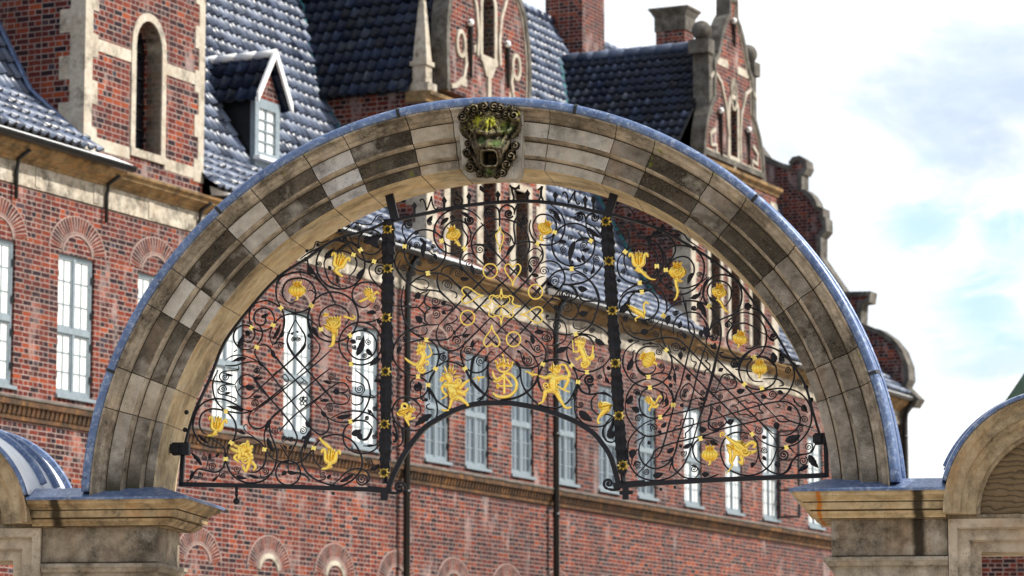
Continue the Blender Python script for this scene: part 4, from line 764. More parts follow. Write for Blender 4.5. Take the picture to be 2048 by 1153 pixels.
# ---------------------------------------------------------------- gilding
T(0,0,1)
for x,y,an in collars:
    c=W(x,y); a=R(-an); u=Vector((math.cos(a),0,math.sin(a))); v=Vector((-math.sin(a),0,math.cos(a))); mb=MB()
    for k in(-1,0,1):
        q=.011 if k else .009; h=.0145 if k else .011
        lo=[c+u*(k*.0072-.0036*(1 if k else .9))*1.3+v*s*h+Vector((0,t*.014,0)) for s,t in((-1,-1),(1,-1),(1,1),(-1,1))]
        hi=[p+u*.0085 for p in lo]; mb.hull8(lo,hi)
    mb.build('gilt_collar',[M['gold']],OV,fix=True)
class Gold(MB):
    def dome(s,x0,y0,x1,y1,wd,h=.022,bend=0.,dy=-.012,pw=.8,nu=10,nv=10,rib=.25):
        dx,dy_=x1-x0,y1-y0; l=math.hypot(dx,dy_)+1e-6; ux,uy=dx/l,dy_/l; nx,ny=-uy,ux; F=[];B=[]
        for i in range(nu+1):
            t=i/nu; w=wd/2*math.sin(PI*min(1.,max(0.,t))**pw) if 0<t<1 else 0; b=bend*l*math.sin(PI*t); rf=[];rb=[]
            for k in range(nv+1):
                q=2*k/nv-1; x=x0+ux*l*t+nx*(q*w+b); y=y0+uy*l*t+ny*(q*w+b); hh=h*1.25*(1-abs(q)**1.6)*math.sin(PI*(.04+.92*t))*(1-(rib+.22)*math.cos(q*6.3)*(1-abs(q)))
                rf.append(s.V(W(x,y,dy-hh))); rb.append(s.V(W(x,y,dy+.3*h*(1-q*q))))
            F.append(rf);B.append(rb)
        for i in range(nu):
            for k in range(nv):
                s.F([F[i][k],F[i][k+1],F[i+1][k+1],F[i+1][k]],0,None,True); s.F([B[i][k+1],B[i][k],B[i+1][k],B[i+1][k+1]],0,None,True)
    def limb(s,*c,dy=-.016,n=4,flat=1.):
        # x, y, radius (in picture units of the current crop) triples
        P=[(c[i],c[i+1],c[i+2]) for i in range(0,len(c)-2,3)]
        pp=crom([(a,b) for a,b,_ in P],n); m=len(pp); rr=[]
        for i in range(m):
            t=i/(m-1)*(len(P)-1); k=min(int(t),len(P)-2); f=t-k; rr.append((P[k][2]*(1-f)+P[k+1][2]*f)/_t[2]*PXM)
        pts=[W(*p,dy) for p in pp]; s.tube(pts,rr,8,flat=flat); s.sphere(pts[0],rr[0]*.98,8); s.sphere(pts[-1],rr[-1]*.98,8)
    def curl(s,cx,cy,r,w,a0=0,d=1,turns=1.2,dy=-.02):
        pts=[];rr=[]; n=22
        for i in range(n+1):
            t=i/n; q=r*(1-.8*t); th=R(a0)+d*turns*2*PI*t; pts.append(W(cx+q*math.cos(th),cy+q*math.sin(th),dy-.012*t)); rr.append(w/_t[2]*PXM*(1-.35*t))
        s.tube(pts,rr,7); s.sphere(pts[-1],rr[-1]*1.3,8)
    def ball(s,x,y,r,dy=-.018,sc=(1,.7,1)): s.sphere(W(x,y,dy),r/_t[2]*PXM,10,0,sc)
    def out(s,name,label=None):
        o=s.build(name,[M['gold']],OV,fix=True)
        if label: o['label']=label
        return o
T(0,0,1)
def rot(x,y,a,cx,cy): a=R(a); return (cx+x*math.cos(a)-y*math.sin(a),cy+x*math.sin(a)+y*math.cos(a))
def pome(cx,cy,r,a=0,cut=False):
    g=Gold(); q=lambda x,y: rot(x*r,y*r,a,cx,cy)
    for k in(-2,2,-1,1,0):
        x=k*.42; p0=q(x*.35,-.95); p1=q(x*.35,.95); g.dome(*p0,*p1,r*(.95 if k==0 else .8),.026-.004*abs(k),-.30*k*.5,pw=.95,rib=.1)
    for k in(-1,0,1): g.dome(*q(k*.25,-.75),*q(k*.62,-1.45-.15*(k==0)),r*.42,.014)
    g.dome(*q(-.5,-.85),*q(.5,-.85),r*.3,.02)
    g.limb(*q(0,.85),r*.22,*q(.05,1.15),r*.16,*q(-.2,1.35),r*.10)
    if cut: g.curl(*q(0,0),r*.62,r*.16,0,1,1.0,-.036)
    return g
def tulip(cx,cy,r,a=0,tail=1):
    g=Gold(); q=lambda x,y: rot(x*r,y*r,a,cx,cy)
    g.dome(*q(0,.75),*q(0,-1.15),r*.85,.028)
    g.limb(*q(0,.75),r*.24,*q(-.5,.45),r*.30,*q(-.62,-.2),r*.24,*q(-.75,-.65),r*.20,*q(-1.0,-.75),r*.17,*q(-1.08,-.45),r*.15)
    g.limb(*q(0,.75),r*.24,*q(.5,.45),r*.30,*q(.62,-.2),r*.24,*q(.75,-.65),r*.20,*q(1.0,-.75),r*.17,*q(1.08,-.45),r*.15)
    for k in(-1,1): g.dome(*q(k*.1,-.3),*q(k*.42,-1.0),r*.4,.016)
    if tail: g.limb(*q(0,.8),r*.30,*q(-.1,1.15),r*.27,*q(-.35*tail,1.4),r*.20,*q(-.85*tail,1.55),r*.13); g.dome(*q(.35,1.2),*q(-.6,1.2),r*.35,.018)
    return g
pome(595,582,14.5).out('gilded_pomegranate','gilded ribbed pomegranate with a leafy crown in the left panel')
for p in((1438.5,585,13,8,1),(1480,679,13,10,0),(1519.5,738,14,0,0),(1420,911,14.5,0,0),(1298,720,14.5,-60,0),(1355,545,15,0,1)): pome(*p[:4],cut=bool(p[4])).out('gilded_pomegranate')
g=pome(907.5,470,13,-18,1); g.limb(914,484,4,918,490,3.2,921,492,2.2); g.out('gilded_pomegranate','gilded split pomegranate curling open at the top of the middle panel')
g=pome(1090,458.5,13,30,1); g.limb(1084,472,4,1082,480,3.2,1088,482,2); g.out('gilded_pomegranate')
g=Gold(); g.limb(1352,560,4,1353,572,3.6,1356,584,3.2,1353,596,2,1349,601,1.6); g.dome(1346,560,1368,564,8,.015); g.out('gilded_stem')
g=Gold(); g.limb(1436,600,3,1443,607,3.4,1447,616,3,1452,622,2.4,1458,626,1.4); g.out('gilded_stem')
tulip(680,524,17,18,-1).out('gilded_tulip','gilded curling tulip at the top of the left panel')
tulip(1277.5,521,17,0,-1).out('gilded_tulip'); g=Gold(); g.limb(1277,536,4,1286,546,3.6,1294,554,3.2,1302,559,2.4,1311,560,1.4); g.out('gilded_stem')
tulip(435,850,16.5,12,1).out('gilded_tulip'); tulip(662,914,17,5,1).out('gilded_tulip')
g=Gold(); g.limb(640,876,2,646,884,3.6,653,890,4.2,660,896,3,663,900,2); g.out('gilded_stem')
g=Gold()
for an,l in((-150,20),(-128,22),(-108,20),(-88,16),(-165,15)): g.dome(742,592,742+l*math.cos(R(an)),592+l*math.sin(R(an)),8,.02)
g.curl(745,594,8,2.2,0,1,1.1); g.limb(748,590,3,755,585,2.6,759,588,2); g.limb(738,596,3,726,602,2.8,720,604,2.4); g.dome(738,592,750,606,12,.024); g.out('gilded_leaf_flower','gilded leaf sprig beside the left post')
# grape clusters
g=Gold()
rg=random.Random(5)
for k in range(34): g.ball(492+rg.uniform(-13,13),908+rg.uniform(-14,12),4.2)
for c in((462,897,472,903,488,904,9),(468,890,482,896,494,890,8),(492,892,497,882,496,884,8)): g.limb(c[0],c[1],2.2,c[2],c[3],c[6]*.45,c[4],c[5],3)
g.dome(495,905,495,880,12,.02); g.dome(475,900,500,886,12,.02); g.limb(478,925,2,470,918,3.6,472,912,3,482,910,3); g.limb(485,930,2,492,943,4,498,930,4.2,500,918,4); g.limb(505,925,3.6,512,935,3.2,508,941,2.4); g.curl(492,921,8,2.4,0,1,1.2,-.034); g.out('gilded_grape_bunch','gilded grape bunch with curling leaves at the lower left')
g=Gold()
for an,l in((-160,24),(-130,27),(-105,24),(-75,22),(-50,20)): g.dome(669,662,669+l*math.cos(R(an)),658+l*math.sin(R(an)),13,.026)
for k in range(5): g.dome(655+k*7,632,664+k*3,676,11,.028,.08*(k-2))
g.curl(671,650,9,2.6,0,1,1.2,-.04); g.limb(690,634,3,700,637,2.4,707,640,2.2,711,636,2,707,632,1.6); g.limb(668,672,5,668,682,4.4,667,690,3,662,694,2); g.dome(645,632,660,628,8,.02); g.limb(667,684,3.6,664,692,2.6,659,694,1.6); g.out('gilded_bud','large gilded folded bud with a curled tendril')
# swan, wing, frog, seed pod, ornate plume
T(1220,600,5.241); g=Gold()
g.limb(355,180,20,330,150,34,280,120,30,230,90,20,205,70,10); 
for e in((330,140,170,50,44),(320,120,190,90,40),(310,105,215,120,34),(340,150,240,140,36)): g.dome(*e,.02)
g.limb(350,170,17,368,130,13,355,85,12,362,45,12,385,28,13,405,45,10,412,50,5); g.limb(310,180,14,285,190,10,268,205,9,275,225,7); g.out('gilded_swan','small gilded swan with a raised neck in the right panel')
g=Gold()
for an,l in((-175,60),(-155,95),(-135,105),(-115,85)): g.dome(440,1080,440+l*math.cos(R(an)),1080+l*math.sin(R(an)),40,.02)
g.curl(465,1095,42,14,0,1,1.1); g.limb(490,1070,13,510,1030,12,530,1010,12,545,1025,9); g.limb(440,1110,20,425,1135,14,410,1150,10,420,1165,9); g.dome(420,1060,480,1130,60,.026); g.out('gilded_wing','gilded winged scroll in the right panel')
T(770,680,5.767); g=Gold()
g.limb(200,800,18,200,750,15,240,740,15,265,770,14,245,800,11); g.dome(140,845,300,800,80,.03); g.dome(170,830,260,900,60,.03)
for e in((300,850,290,740,34),(310,850,330,760,34),(300,840,365,790,34)): g.dome(*e,.02)
g.limb(230,880,26,270,900,26,290,860,26); g.limb(270,920,15,310,915,14,350,900,10); g.limb(240,900,22,265,950,16,285,995,7); g.limb(145,850,12,165,870,12,200,880,10); g.out('gilded_animal_bud','gilded curled bud like a small beast at the lower left of the middle panel')
T(1000,680,5.765); g=Gold()
g.dome(1165,700,1140,800,44,.022); g.dome(1140,790,1305,755,120,.034); g.limb(1230,800,44,1190,840,32,1150,890,18,1130,930,12,1140,965,12,1160,960,7); g.dome(1200,850,1290,770,60,.028); g.out('gilded_seed_pod','gilded seed pod beside the right post')
T(1400,700,4.119); g=Gold()
g.curl(190,700,24,7,120,1,1.1); g.limb(215,715,8,250,745,16,300,780,24,340,830,30); g.dome(215,780,290,830,50,.026); g.limb(240,820,18,255,870,16,250,920,13,270,950,9,245,990,7,215,1022,4); g.limb(285,830,16,285,880,13,265,930,8)
g.curl(375,840,40,12,0,1,1.4,-.034); g.limb(380,800,20,410,770,18,445,765,16,460,790,13,440,805,9); g.limb(400,850,20,440,845,15,468,832,8); g.limb(340,880,20,350,910,17,345,940,15,320,920,8); g.dome(270,760,400,870,120,.034)
for k in range(14): g.ball(330+rg.uniform(-40,50),830+rg.uniform(-35,40),12,-.03)
g.out('gilded_plume','large gilded plume flower with trailing tails at the lower right')
# hearts, rings, quatrefoil and drop on the lattice
T(0,0,1)
def gwire(name,pts,w=2.6,label=None,closed=True):
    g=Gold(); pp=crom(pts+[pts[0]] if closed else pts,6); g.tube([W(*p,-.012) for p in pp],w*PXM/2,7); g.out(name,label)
def heart(cx,cy,h,a):
    P=[(0,-.62),(.28,-.92),(.62,-.98),(.86,-.7),(.84,-.28),(.58,.2),(.26,.62),(.08,1.0),(0,1.42),(-.08,1.0),(-.26,.62),(-.58,.2),(-.84,-.28),(-.86,-.7),(-.62,-.98),(-.28,-.92)]
    return [rot(x*h,y*h,a,cx,cy) for x,y in P]
gwire('gilded_heart',heart(1026,547,18,0),3.4,'upright gilded heart at the top of the lattice'); gwire('gilded_heart',heart(942,591.5,18,-88),3.4,'gilded heart lying on its side with its point to the right'); gwire('gilded_heart',heart(1067,630.5,18,92),3.4,'gilded heart lying on its side with its point to the left'); gwire('gilded_heart',heart(984,676,18,180),3.4,'upside down gilded heart at the foot of the lattice')
for cx,cy in((981,543),(935.5,636.5),(1071.5,584.5),(1027.5,679.5)): gwire('gilded_ring',[(cx+14*math.cos(2*PI*k/16),cy+14.5*math.sin(2*PI*k/16)) for k in range(16)],3.6)
q=[]
for k in range(4):
    a=-90+90*k
    q+=[rot(x,y,a,1003,613.5) for x,y in((35,0),(23,5),(18,12),(24,20),(20,24))] if False else []
st=[(1003,578),(1005,590),(1011,596),(1021,592),(1027,597),(1025,606),(1030,611),(1042,613.5),(1030,616),(1025,622),(1027,631),(1020,636),(1011,632),(1005,638),(1003,650),(1001,638),(995,632),(985,635),(978,630),(981,621),(976,616),(966,613),(977,610),(982,605),(979,596),(986,591),(996,596),(1001,590)]
gwire('gilded_quatrefoil',st,3.2); gwire('gilded_quatrefoil',[(1003,600),(1001,594),(994,592),(985,596),(985,603),(992,610),(1002,613.5),(992,617),(986,624),(988,630),(996,633),(1001,630),(1003,618),(1005,630),(1011,633),(1019,630),(1020,622),(1012,616),(1004,613.5),(1014,610),(1020,602),(1018,595),(1010,592),(1005,596)],2.2)
gwire('gilded_drop',[(1000,454),(1003,464),(1008,471),(1006,484),(1001,494),(995,484),(992,471),(997,464)],2.8); g=Gold(); g.limb(1001,492,1.6,1001,500,1.8,1000,506,1.4); g.out('gilded_stem')
# crowned anchor-like monogram
T(990,560,4.804); g=Gold()
g.limb(25,850,10,50,830,11,90,825,12,125,830,11,150,850,9); g.limb(35,860,9,60,885,10,110,885,10,140,862,9)
for e in((30,850,15,790),(60,840,50,775),(88,840,82,735),(120,840,125,780),(145,850,172,790)): g.dome(*e,34,.024)
for b in((12,788),(50,770),(82,728),(126,774),(174,798)): g.ball(*b,13,-.022)
g.limb(82,760,12,86,800,17,90,850,12); g.limb(93,880,9,92,960,10,92,1050,11,92,1090,12)
g.limb(-20,880,7,-8,930,12,20,960,14,60,935,11,92,905,10); g.limb(-10,975,8,30,980,9,70,950,9,92,910,9); g.limb(92,905,10,130,905,13,175,930,15,205,975,15,212,1020,16,195,1070,16,150,1115,17,90,1130,17,30,1125,15,-5,1105,12); g.limb(-5,1105,12,-15,1090,10)
g.limb(92,925,9,130,970,10,165,1020,8); g.limb(20,1025,10,90,1022,9,165,1025,9); g.dome(10,1000,50,1025,34,.016); g.dome(15,1045,45,1020,26,.014); g.out('gilded_crowned_monogram','gilded crowned monogram with a hooked S and an anchor shaft at the centre')
# figures
T(770,680,5.767)
g=Gold()   # seated jester holding a bird
g.limb(730,420,44,745,450,46,750,480,36)
for e in((720,400,680,288,26),(745,390,752,286,24),(765,395,795,292,24),(780,405,830,345,26),(785,430,895,415,26),(700,410,650,385,30),(690,430,655,425,22)): g.dome(*e,.026)
g.curl(665,468,32,13,0,-1,1.3); g.curl(855,490,38,13,180,1,1.3); g.limb(700,520,32,740,530,44,800,540,46,850,520,30); g.limb(760,540,50,780,590,62,800,640,62,830,670,44); g.limb(870,560,22,900,525,22,940,490,19,970,470,14); g.limb(690,520,22,660,560,17,680,610,14,715,640,15,690,665,10,650,690,7); g.curl(795,648,42,15,0,1,1.5,-.045)
g.limb(790,680,32,770,720,24,760,760,20,750,785,19); g.limb(660,805,10,690,818,14,735,815,13); g.limb(860,670,34,900,700,25,940,735,20,965,755,16,955,762,12); g.limb(900,620,26,945,590,16,965,560,9); g.limb(850,600,32,900,620,26,930,640,15); g.limb(755,510,16,800,500,16,840,500,14)
g.limb(1020,455,5,1060,445,9,1090,440,15,1120,435,12,1150,430,6); g.dome(1090,440,1050,408,20,.014); g.dome(1085,445,1080,495,22,.014); g.out('gilded_jester','gilded seated jester with a spiky crown reaching out to a small bird')
g=Gold()   # crowned lion with a sword
for e in((395,60,380,30),(415,50,420,22),(440,50,455,22),(460,60,485,40)): g.dome(*e,20,.018)
g.limb(400,70,26,430,80,36,460,85,24); g.limb(390,110,18,400,150,24,430,150,34,450,190,36,440,230,36,420,270,38,400,300,34)
for k in range(18): g.ball(420+rg.uniform(-45,40),120+rg.uniform(-40,60),13,-.03)
g.limb(455,190,20,485,205,17,515,195,14,540,170,11); g.limb(508,55,4,520,90,8,535,130,9,548,165,6); g.limb(400,270,26,350,290,20,310,270,17,270,245,15,235,215,9); g.limb(430,270,22,470,260,15,495,245,12,505,280,10,480,295,10); g.curl(430,345,45,17,0,1,1.4,-.03); g.limb(390,290,28,380,325,24,410,360,22,440,385,16); g.out('gilded_lion','gilded crowned lion with a raised sword facing right, beside the left post')
T(1000,680,5.765)
g=Gold()
for e in((880,10,862,-14),(900,-5,905,-36),(925,-8,940,-40),(950,0,978,-28),(970,15,1000,-10)): g.dome(*e,22,.018)
g.limb(885,25,26,920,30,40,965,40,28); g.limb(920,70,34,945,120,38,965,170,38,980,220,36,985,260,34)
for k in range(18): g.ball(930+rg.uniform(-45,45),55+rg.uniform(-40,55),14,-.03)
g.limb(836,0,4,842,50,7,848,110,8,850,150,6); g.limb(925,120,20,895,140,15,862,140,12,845,130,9); g.limb(950,190,20,910,215,15,890,235,12,880,215,9); g.limb(1000,200,24,1040,215,18,1060,190,16,1072,150,13,1075,95,9,1080,70,7); g.limb(1075,170,16,1080,210,14,1055,235,12); g.curl(975,290,40,16,0,1,1.4,-.03); g.limb(1010,240,26,1030,270,22,1000,310,22,970,325,15); g.out('gilded_lion','gilded crowned lion with an axe facing left, beside the right post')
g=Gold()   # striding jester blowing a horn
g.dome(615,395,612,262,60,.03); g.dome(600,360,565,322,40,.02); g.limb(615,340,28,640,345,40,665,365,34); g.dome(640,330,690,290,44,.02); g.dome(690,380,640,300,60,.024); g.limb(630,390,30,640,430,34)
g.limb(560,430,28,600,425,40,640,450,48,690,440,38,720,430,26); g.limb(620,460,50,615,510,52,620,560,46,640,590,44); g.limb(560,430,24,520,440,21,485,430,17,460,420,13); g.limb(430,405,12,390,405,14,360,395,16,330,375,12,290,365,5); g.dome(360,400,395,352,18,.014); g.dome(365,400,380,440,18,.012)
g.limb(720,440,26,760,440,26,800,420,22,800,385,19,775,340,16,760,300,15,725,285,13,690,300,12,700,335,9); g.limb(770,440,24,790,470,22,770,520,20,750,560,14,735,565,9); g.limb(600,580,38,560,590,30,525,600,27,520,640,24,505,690,18,490,725,15,450,742,10); g.limb(650,590,38,670,640,27,695,690,23,725,740,20,755,780,18,790,790,14,825,778,9); g.limb(660,535,9,710,565,12,760,590,10,800,605,10); g.curl(655,585,26,10,0,1,1.2,-.04); g.curl(540,530,38,11,90,1,1.1,-.03)
g.limb(600,470,12,640,500,13,680,500,12); g.limb(580,500,12,560,540,13,590,570,12); g.out('gilded_jester','gilded striding jester blowing a curved horn')
# ================================================================== BRICK CASTLE WING behind the arch
AZ=R(25.65); _r=ray(150,650); FP0=Vector((_r.x*50/_r.y,50.,0)); FW=Vector((math.sin(AZ),math.cos(AZ),0)); FN=Vector((math.cos(AZ),-math.sin(AZ),0))
def fac(px,py,d=0.):
    r=ray(px,py); b=FP0+FN*d; t=b.dot(FN)/r.dot(FN); P=r*t; return ((P-FP0).dot(FW),P.z+EYE)
def endp(px,py,s):
    r=ray(px,py); b=FP0+FW*s; t=b.dot(FW)/r.dot(FW); P=r*t; return ((P-FP0).dot(FN),P.z+EYE)
CW=empty('castle_wing',FP0,PI/2-AZ)
meta(CW,'long red brick castle wing with gables and tiled roofs receding behind the arch','castle wing')
S0,S1=-14.,38.6
wc=[-13.2,-11,-8.8,-6.6,-4.35,-2.13,0.02,2.28,4.6,6.95,9.4,12.22,13.9,15.9,17.98,20.05,22.05,24.6,27.0,29.28,32.25,34.7,37.2]
lc=[-12.4+2.3*k for k in range(22)]
holes=[[(c-.5,7.0),(c+.5,7.0),(c+.5,9.16),(c-.5,9.16)] for c in wc]+[[(c-.48,2.1),(c+.48,2.1),(c+.48,4.22),(c-.48,4.22)] for c in lc]
mb=MB(); mb.prism([(S0,0),(S1,0),(S1,10.66),(S0,10.66)],holes,0,.45); mb.build('wall',[M['brick']],CW)
mb=MB(); mb.box(S0+.01,S1-.01,.46,9.6,0,10.6); mb.build('inner_wall',[M['black_paint']],CW) if False else None
# end and rear walls
mb=MB(); mb.box(S1-.45,S1,.46,9.7,0,10.66); mb.box(S0,S0+.45,.46,9.7,0,10.66); mb.box(S0+.451,S1-.451,9.3,9.7,0,10.66); mb.build('end_wall',[M['brick_gable']],CW)
mb=MB(); mb.box(S0+.46,S1-.46,1.6,1.62,.3,10.5); mb.build('room_lining',[simple('dim_room_plaster',(.10,.10,.10),.9)],CW)
# windows
def window_proto(w,z0,z1,pm,name='window'):
    mb=MB(); h=z1-z0; y=.045; fr=.05
    mb.box(-w/2,-w/2+fr,y,y+.1,z0,z1); mb.box(w/2-fr,w/2,y,y+.1,z0,z1); mb.box(-w/2+fr,w/2-fr,y,y+.1,z1-fr,z1); mb.box(-w/2+fr,w/2-fr,y,y+.1,z0,z0+fr*1.3)
    zt=z0+h*.46; mb.box(-w/2+fr,w/2-fr,y-.012,y+.09,zt-.045,zt+.045); mb.box(-.03,.03,y-.006,y+.095,z0+fr*1.3,zt-.045); mb.box(-.03,.03,y-.006,y+.095,zt+.045,z1-fr)
    for a,b in((z0+fr*1.3,zt-.045),(zt+.045,z1-fr)):
        for e in(-1,1):
            xa,xb=(.03,w/2-fr) if e>0 else (-w/2+fr,-.03)
            mb.box(xa,xa+.028,y+.012,y+.08,a,b); mb.box(xb-.028,xb,y+.012,y+.08,a,b); mb.box(xa+.028,xb-.028,y+.012,y+.08,a,a+.03); mb.box(xa+.028,xb-.028,y+.012,y+.08,b-.03,b)
            xm=(xa+xb)/2; mb.box(xm-.010,xm+.010,y+.02,y+.07,a+.03,b-.03)
            for k in(1,2): zz=a+(b-a)*k/3; mb.box(xa+.028,xm-.010,y+.022,y+.068,zz-.010,zz+.010); mb.box(xm+.010,xb-.028,y+.022,y+.068,zz-.010,zz+.010)
    mb.box(-w/2-.04,w/2+.04,-.05,.044,z0-.06,z0-.003)
    for e in(-1,1):
        for zz in(z0+.3,z0+.8,zt+.3,zt+.85): mb.box(e*(w/2-.02)-.02,e*(w/2-.02)+.02,y-.03,y-.001,zz-.05,zz+.05,1)
    o=mb.build(name,[M['frame_paint'],M['black_paint']],CW)
    pb=MB(); pb.box(-w/2+fr,w/2-fr,y+.032,y+.040,z0+.07,z1-fr); pb.build('pane',[pm],o)
    return o
wp={k:window_proto(1.0,7.0,9.16,M[k]) for k in('pane_bright','pane_dim')}
used=set()
for c in wc:
    k='pane_dim' if 10<c<24 else 'pane_bright'  # middle windows: a dimmer reflection is put into the glass colour
    o=wp[k] if k not in used else copy_tree(wp[k],CW); used.add(k); o.location=(c,0,0)
lowp=window_proto(.96,2.1,4.22,M['pane_dim'])
for i,c in enumerate(lc): o=lowp if i==0 else copy_tree(lowp,CW); o.location=(c,0,0)
# fan arches of radial bricks over the windows
FAN=brick_mat('radial_arch_brick',[(0,(.014,.009,.014)),(.3,(.06,.014,.014)),(.55,(.10,.022,.016)),(.8,(.15,.034,.02)),(1,(.22,.065,.035))],(.40,.31,.28),0,1.7,.055*1.0,.62)
def fan(r0,r1,z,name='brick_fan_arch',plaster=False,rise=1.):
    mb=MB(); n=22
    def P(a,r,y): return (r*math.cos(a)*(1.0),y,z+r*math.sin(a)*rise)
    for i in range(n):
        a0=R(8+164*i/n); a1=R(8+164*(i+1)/n); u0,u1=i*.055*1.15,(i+1)*.055*1.15
        mb.F([mb.V(P(a0,r0,-.012)),mb.V(P(a0,r1,-.012)),mb.V(P(a1,r1,-.012)),mb.V(P(a1,r0,-.012))],0,[(u0,.02),(u0,.60),(u1,.60),(u1,.02)])
    for rr,wd in((r0-.02,.018),(r1,.014)):
        k=[(P(R(4+172*i/26),rr+wd/2,0)[0],P(R(4+172*i/26),rr+wd/2,0)[2]) for i in range(27)]; mb.ribbon(k,wd/2,wd/2,-.018,.02,1)
    if plaster: mb.ribbon([(P(R(4+172*i/26),r0-.09,0)[0],P(R(4+172*i/26),r0-.09,0)[2]) for i in range(27)],.045,.04,-.02,.03,2)
    return mb.build(name,[FAN,MORT,M['plaster']],CW)
MORT=simple('pale_pointing',(.34,.25,.225),.9,0,.2,20)
f0=fan(.42,.78,9.17,rise=.76); 
for i,c in enumerate(wc): o=f0 if i==0 else copy_tree(f0,CW); o.location=(c,0,0)
f1=fan(.40,.72,4.64,rise=.82); f2=fan(.40,.72,4.64,plaster=True,rise=.82)
for i,c in enumerate(lc):
    if c in(lc[8],lc[9]): o=f2 if c==lc[8] else copy_tree(f2,CW)
    else: o=f1 if i==0 else copy_tree(f1,CW)
    o.location=(c,0,0)
# string course: two rows of moulded brick
STR=stone_mat('tan_moulded_brick',(.085,.040,.024),(.165,.085,.045),.5,seed=21,rust=.7)
mb=MB(); n=int((S1-S0)/.125)
for i in range(n):
    x=S0+i*.125; mb.hull8([(x+.005,-.075,6.575),(x+.12,-.055,6.575),(x+.12,.02,6.575),(x+.005,.02,6.575)],[(x+.005,-.12,6.705),(x+.12,-.09,6.705),(x+.12,.02,6.705),(x+.005,.02,6.705)])
mb.box(S0,S1,-.13,.02,6.708,6.80); mb.box(S0,S1,-.045,.02,6.50,6.57); mb.build('string_course',[STR],CW)
mb=MB(); mb.hull8([(S0,-.15,6.803),(S1,-.15,6.803),(S1,.02,6.803),(S0,.02,6.803)],[(S0,-.13,6.825),(S1,-.13,6.825),(S1,.02,6.87),(S0,.02,6.87)]); mb.build('string_weathering',[M['stone_dark']],CW)
BAYS=((0.1,3.66),(11.7,16.9),(24.5,29.8))
# frieze and cornice
mb=MB(); mb.box(S0,S1,-.03,.02,10.02,10.36)
for x in [S0+1.6*k for k in range(33)]: mb.box(x,x+.16,-.045,-.029,10.05,10.34)
mb.build('frieze',[M['plaster']],CW)
mb=MB(); prof=[(.02,10.36),(-.06,10.362),(-.07,10.40),(-.10,10.41),(-.15,10.45),(-.24,10.49),(-.25,10.53),(-.30,10.56),(-.31,10.60),(.02,10.61)]
def along(mb,prof,a,b,m=0):
    A=[mb.V((a,y,z)) for y,z in prof];B=[mb.V((b,y,z)) for y,z in prof]; n=len(prof)
    for k in range(n): mb.F([A[k],A[(k+1)%n],B[(k+1)%n],B[k]],m)
    mb.F(A[::-1],m); mb.F(B,m)
along(mb,prof,S0,S1); mb.build('cornice',[M['stone_ochre']],CW,fix=True)
# iron stubs on the frieze
for x in(-1.75,.72,3.5,8.2): 
    mb=MB(); mb.tube([(x,-.30,10.50),(x,-.10,10.38),(x,-.07,10.2),(x,-.07,9.78)],.03,8); mb.build('iron_stub',[M['black_paint']],CW)
# gutter, interrupted by the gabled bays
for a,b in((S0,.95),(3.9,13.5),(17.0,24.3),(30.0,S1+.05)):
    mb=MB(); along(mb,[(-.31+.085*math.cos(R(t))-.085,10.665+.085*math.sin(R(t))) for t in range(180,361,20)]+[(-.32,10.67)],a,b); g=mb.build('gutter',[M['black_paint']],CW,fix=True)
    mb=MB(); mb.hull8([(a,-.40,10.672),(b,-.40,10.672),(b,-.05,10.70),(a,-.05,10.70)],[(a,-.40,10.70),(b,-.40,10.70),(b,-.02,10.86),(a,-.02,10.86)]); mb.build('eaves_glint_strip',[M['zinc_and_glint']],g)  # pale strip added to paint the sun glint on the eaves tiles
for x in(fac(815,700,.16)[0],fac(1112,700,.16)[0],38.45):
    mb=MB(); mb.tube([(x,-.36,10.62),(x,-.2,10.3),(x,-.16,10.0),(x,-.16,0)],.062,10)
    for z in(9.7,7.9,6.3,4.6,2.2): mb.tube([(x,-.16,z-.04),(x,-.16,z+.04)],.078,10)
    mb.build('downpipe',[M['black_paint']],CW)
# roofs: real pantiles
def tiles(mb,o,u,v,LU,LV,cw=.215,rh=.31,skip=None,lift=None,amp=.046):
    o=Vector(o);u=Vector(u).normalized();v=Vector(v).normalized();nn=u.cross(v).normalized()
    if nn.z<0: nn=-nn
    nc=max(1,round(LU/cw)); nr=max(1,round(LV/rh)); cw=LU/nc; rh=LV/nr; K=5
    pf=[(0,.1),(.16,-.32),(.45,-.45),(.66,.15),(.80,1.0),(1.0,.1)]
    rj=random.Random(11)
    for r in range(nr):
        for c in range(nc):
            cu=(c+.5)*cw; cv=(r+.5)*rh
            if skip and skip(o+u*cu+v*cv): continue
            jz=rj.gauss(0,.008); lo=[];hi=[];bt=[]
            for f,a in pf:
                p=o+u*((c+f)*cw)
                lo.append(mb.V(p+v*(r*rh-.035+jz)+nn*(amp*a+.052+jz))); hi.append(mb.V(p+v*((r+1)*rh)+nn*(amp*a+.004))); bt.append(mb.V(p+v*(r*rh-.033)+nn*(amp*a+.012)))
            for k in range(K):
                uv=[(c+.1+.15*k,r+.1),(c+.25+.15*k,r+.1),(c+.25+.15*k,r+.9),(c+.1+.15*k,r+.9)]
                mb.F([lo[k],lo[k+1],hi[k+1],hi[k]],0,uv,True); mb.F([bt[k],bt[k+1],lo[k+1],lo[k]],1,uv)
def inbay(p,ex=0.):
    for (a,b),zt in zip(BAYS,(18,13.9,14.2)):
        if a-ex<p.x<b+ex and p.z<zt: return True
    return False
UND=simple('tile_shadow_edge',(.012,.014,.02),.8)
EAV=(-.30,10.78); KNK=(.95,11.75); RDG=(5.0,18.95)
mb=MB()
for (ya,za),(yb,zb) in((EAV,KNK),(KNK,RDG)):
    tiles(mb,(S0,ya,za),(1,0,0),(0,yb-ya,zb-za),S1-.2-S0,math.hypot(yb-ya,zb-za),skip=inbay)
